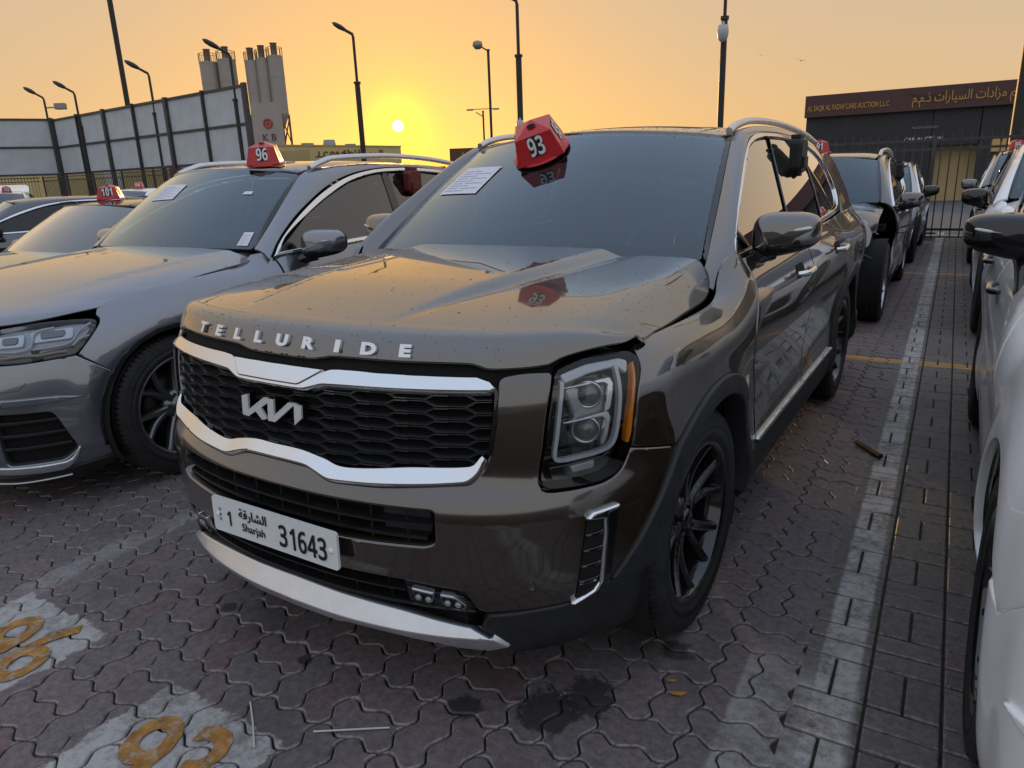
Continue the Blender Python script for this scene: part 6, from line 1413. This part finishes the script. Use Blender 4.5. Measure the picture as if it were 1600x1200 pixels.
sheet('paper_sheet', AUW, [(-.468,.40),(-.16,.396),(-.138,.543),(-.455,.567)], MAU, 'white paper sheet on the grey SUV windscreen')
st_ = sheet('windscreen_sticker', AUW, [(.615,.004),(.683,.004),(.683,.115),(.622,.112)], MAU, 'small white sticker low on the grey SUV windscreen', lines=True, cat_='sticker')
sheet('windscreen_sticker', AUW, [(.445,.445),(.515,.450),(.512,.480),(.455,.475)], MAU, 'tiny pale label high on the grey SUV windscreen', lines=False, cat_='sticker')
# lock boxes hung over the rear window edges
def lock_box(name, c, m, label, rz=0., s=1.):
    root = thing(name, c, rz, label, 'lock box'); q = rnd([(-.075,-.06),(-.05,-.085),(.05,-.085),(.075,-.06),(.075,.065),(.055,.085),(-.055,.085),(-.075,.065)], .012, .02)
    mb = MB(); n = len(q); R = [(.0,1.0),(.045,1.0),(.060,.90)]; V = [(x*s, a*k*s, b*k*s) for x, k in R for a, b in q]; F = [(i*n+j, i*n+(j+1) % n, (i+1)*n+(j+1) % n, (i+1)*n+j) for i in range(2) for j in range(n)]+[tuple(range(n-1,-1,-1)), tuple(range(2*n,3*n))]
    mb.add(V, F); mb.build('case', m, root)
    mb = MB(); mb.box((.066*s,-.01*s,-.03*s),(.014*s,.09*s,.055*s), bev=.004); mb.build('lid', m, root)
    mb = MB(); mb.box((.02*s,0,.095*s),(.05*s,.09*s,.02*s), bev=.004); mb.build('clip', m, root); mb = MB(); mb.box((.03*s,.02*s,-.092*s),(.03*s,.05*s,.016*s), bev=.003); mb.build('catch', m, root); return root
lock_box('lock_box', Gs(2.86,1.545,.008), mat('matt_black_plastic', (.012,.012,.013), .6), 'black box hung on the rear side window of the brown SUV', 0, 1.0)
qa = MAU @ Vector(AUG(np.array(3.33), np.array(1.475), .008)); lock_box('lock_box', qa, mat('maroon_plastic', (.13,.018,.014), .5), 'maroon box hung on the rear side window of the grey SUV', R_(3.5), 1.05)
Md = Matrix.Translation(DM.location) @ Matrix.Rotation(DM.rotation_euler.z, 4, 'Z'); lock_box('lock_box', Md @ Vector((.80,2.75,1.38)), mat('matt_black_plastic', (.012,.012,.013), .6), 'black box hung on the damaged black car window', 0, 1.1)
# litter on the paving
mb = MB(); mb.tube([(1.20,2.95,.016),(1.335,2.78,.016)], .015, 8); mb.build('rubber_strip', M_black, None, label='short black rubber strip lying on the white lane line', cat='debris')
mb = MB(); mb.tube([(1.09,2.62,.006),(1.11,2.585,.006)], .005, 6); mb.build('cigarette_end', M_white, None, label='cigarette end on the paving near the rubber strip', cat='litter')
for a, b, lab in (((-.08,-.11),(.08,-.225),'pale straw lying across the painted number'),((.18,-.10),(.36,.02),'pale straw lying on the mauve blocks below the skid plate')):
    mb = MB(); mb.tube([(a[0],a[1],.005),((a[0]+b[0])/2+.004,(a[1]+b[1])/2,.007),(b[0],b[1],.005)], .0028, 6); mb.build('straw', mat('straw_white', (.55,.53,.5), .6), None, label=lab, cat='litter')
for x, y, s_, lab in ((1.02,.555,.030,'small dry orange leaf near the front tyre'),(.985,.60,.018,'tiny dry leaf scrap near the front tyre')):
    mb = MB(); mb.add([(-1,0,.1),(-.3,.35,.02),(.5,.3,.06),(1,0,.25),(.4,-.35,.03),(-.4,-.3,.05)], [(0,1,2,3),(0,3,4,5)]); mb.V = [(v[0]*s_, v[1]*s_, v[2]*s_) for v in mb.V]; o = mb.build('dry_leaf', mat('dry_leaf', (.35,.16,.03), .7), None, fixn=False, label=lab, cat='leaf'); o.location = (x, y, .005); o.rotation_euler = (0,0,.4)
# rain drops and specks left on the hood, roof and fender
def drops(S, n, ur, vr, seed, dens=None, sz=(.0012,.0045), mb=None):
    rr = random.Random(seed); k = 0
    while k < n:
        u, v = rr.uniform(*ur), rr.uniform(*vr)
        if dens and rr.random() > dens(u, v): continue
        k += 1; r = rr.uniform(*sz)*(1 if rr.random() < .9 else 1.6); e = 1e-3
        p = Vector(S(np.array(u), np.array(v))); du = Vector(S(np.array(u+e), np.array(v)))-p; dv = Vector(S(np.array(u), np.array(v+e)))-p; nn = du.cross(dv).normalized(); nn = nn if nn.z > 0 else -nn
        du.normalize(); w = nn.cross(du); el = rr.uniform(.8,1.7); an = rr.uniform(0,3.1); A_ = du*math.cos(an)+w*math.sin(an); B_ = nn.cross(A_); V = []; F = []
        for q_, h_ in ((1.0,-.05),(.8,.30),(.4,.50)):
            for j in range(7): a = 2*math.pi*j/7; V.append(p+(A_*math.cos(a)*el+B_*math.sin(a))*r*q_+nn*r*h_)
        V.append(p+nn*r*.55)
        for i in range(2):
            for j in range(7): F.append((i*7+j, i*7+(j+1) % 7, i*7+7+(j+1) % 7, i*7+7+j))
        for j in range(7): F.append((14+j, 14+(j+1) % 7, 21))
        mb.add(V, F, True)
mb = MB()
drops(HOOD, 320, (-.80,.84), (.08,1.1), 11, sz=(.0008,.0026), dens=lambda u, v: .25+.75*(v > .12)*(math.sin(u*7+1)*math.sin(v*6)+1)/2, mb=mb)
drops(HOOD, 520, (-.84,-.45), (.45,1.12), 12, mb=mb, sz=(.0012,.0036)); drops(HOOD, 160, (-.6,.7), (.03,.12), 13, mb=mb, sz=(.0007,.0018))
drops(ROOF, 240, (-.3,.60), (1.99,2.6), 14, mb=mb, sz=(.0015,.0035)); drops(HOOD, 260, (.55,.87), (.2,1.0), 15, mb=mb, sz=(.0006,.0018))
mb.build('water_drops', mat('water_drop', (.06,.055,.05), .02, 0, 1., .8), None, label='scattered rain drops and specks on the brown SUV hood', cat='drops', kind='stuff')
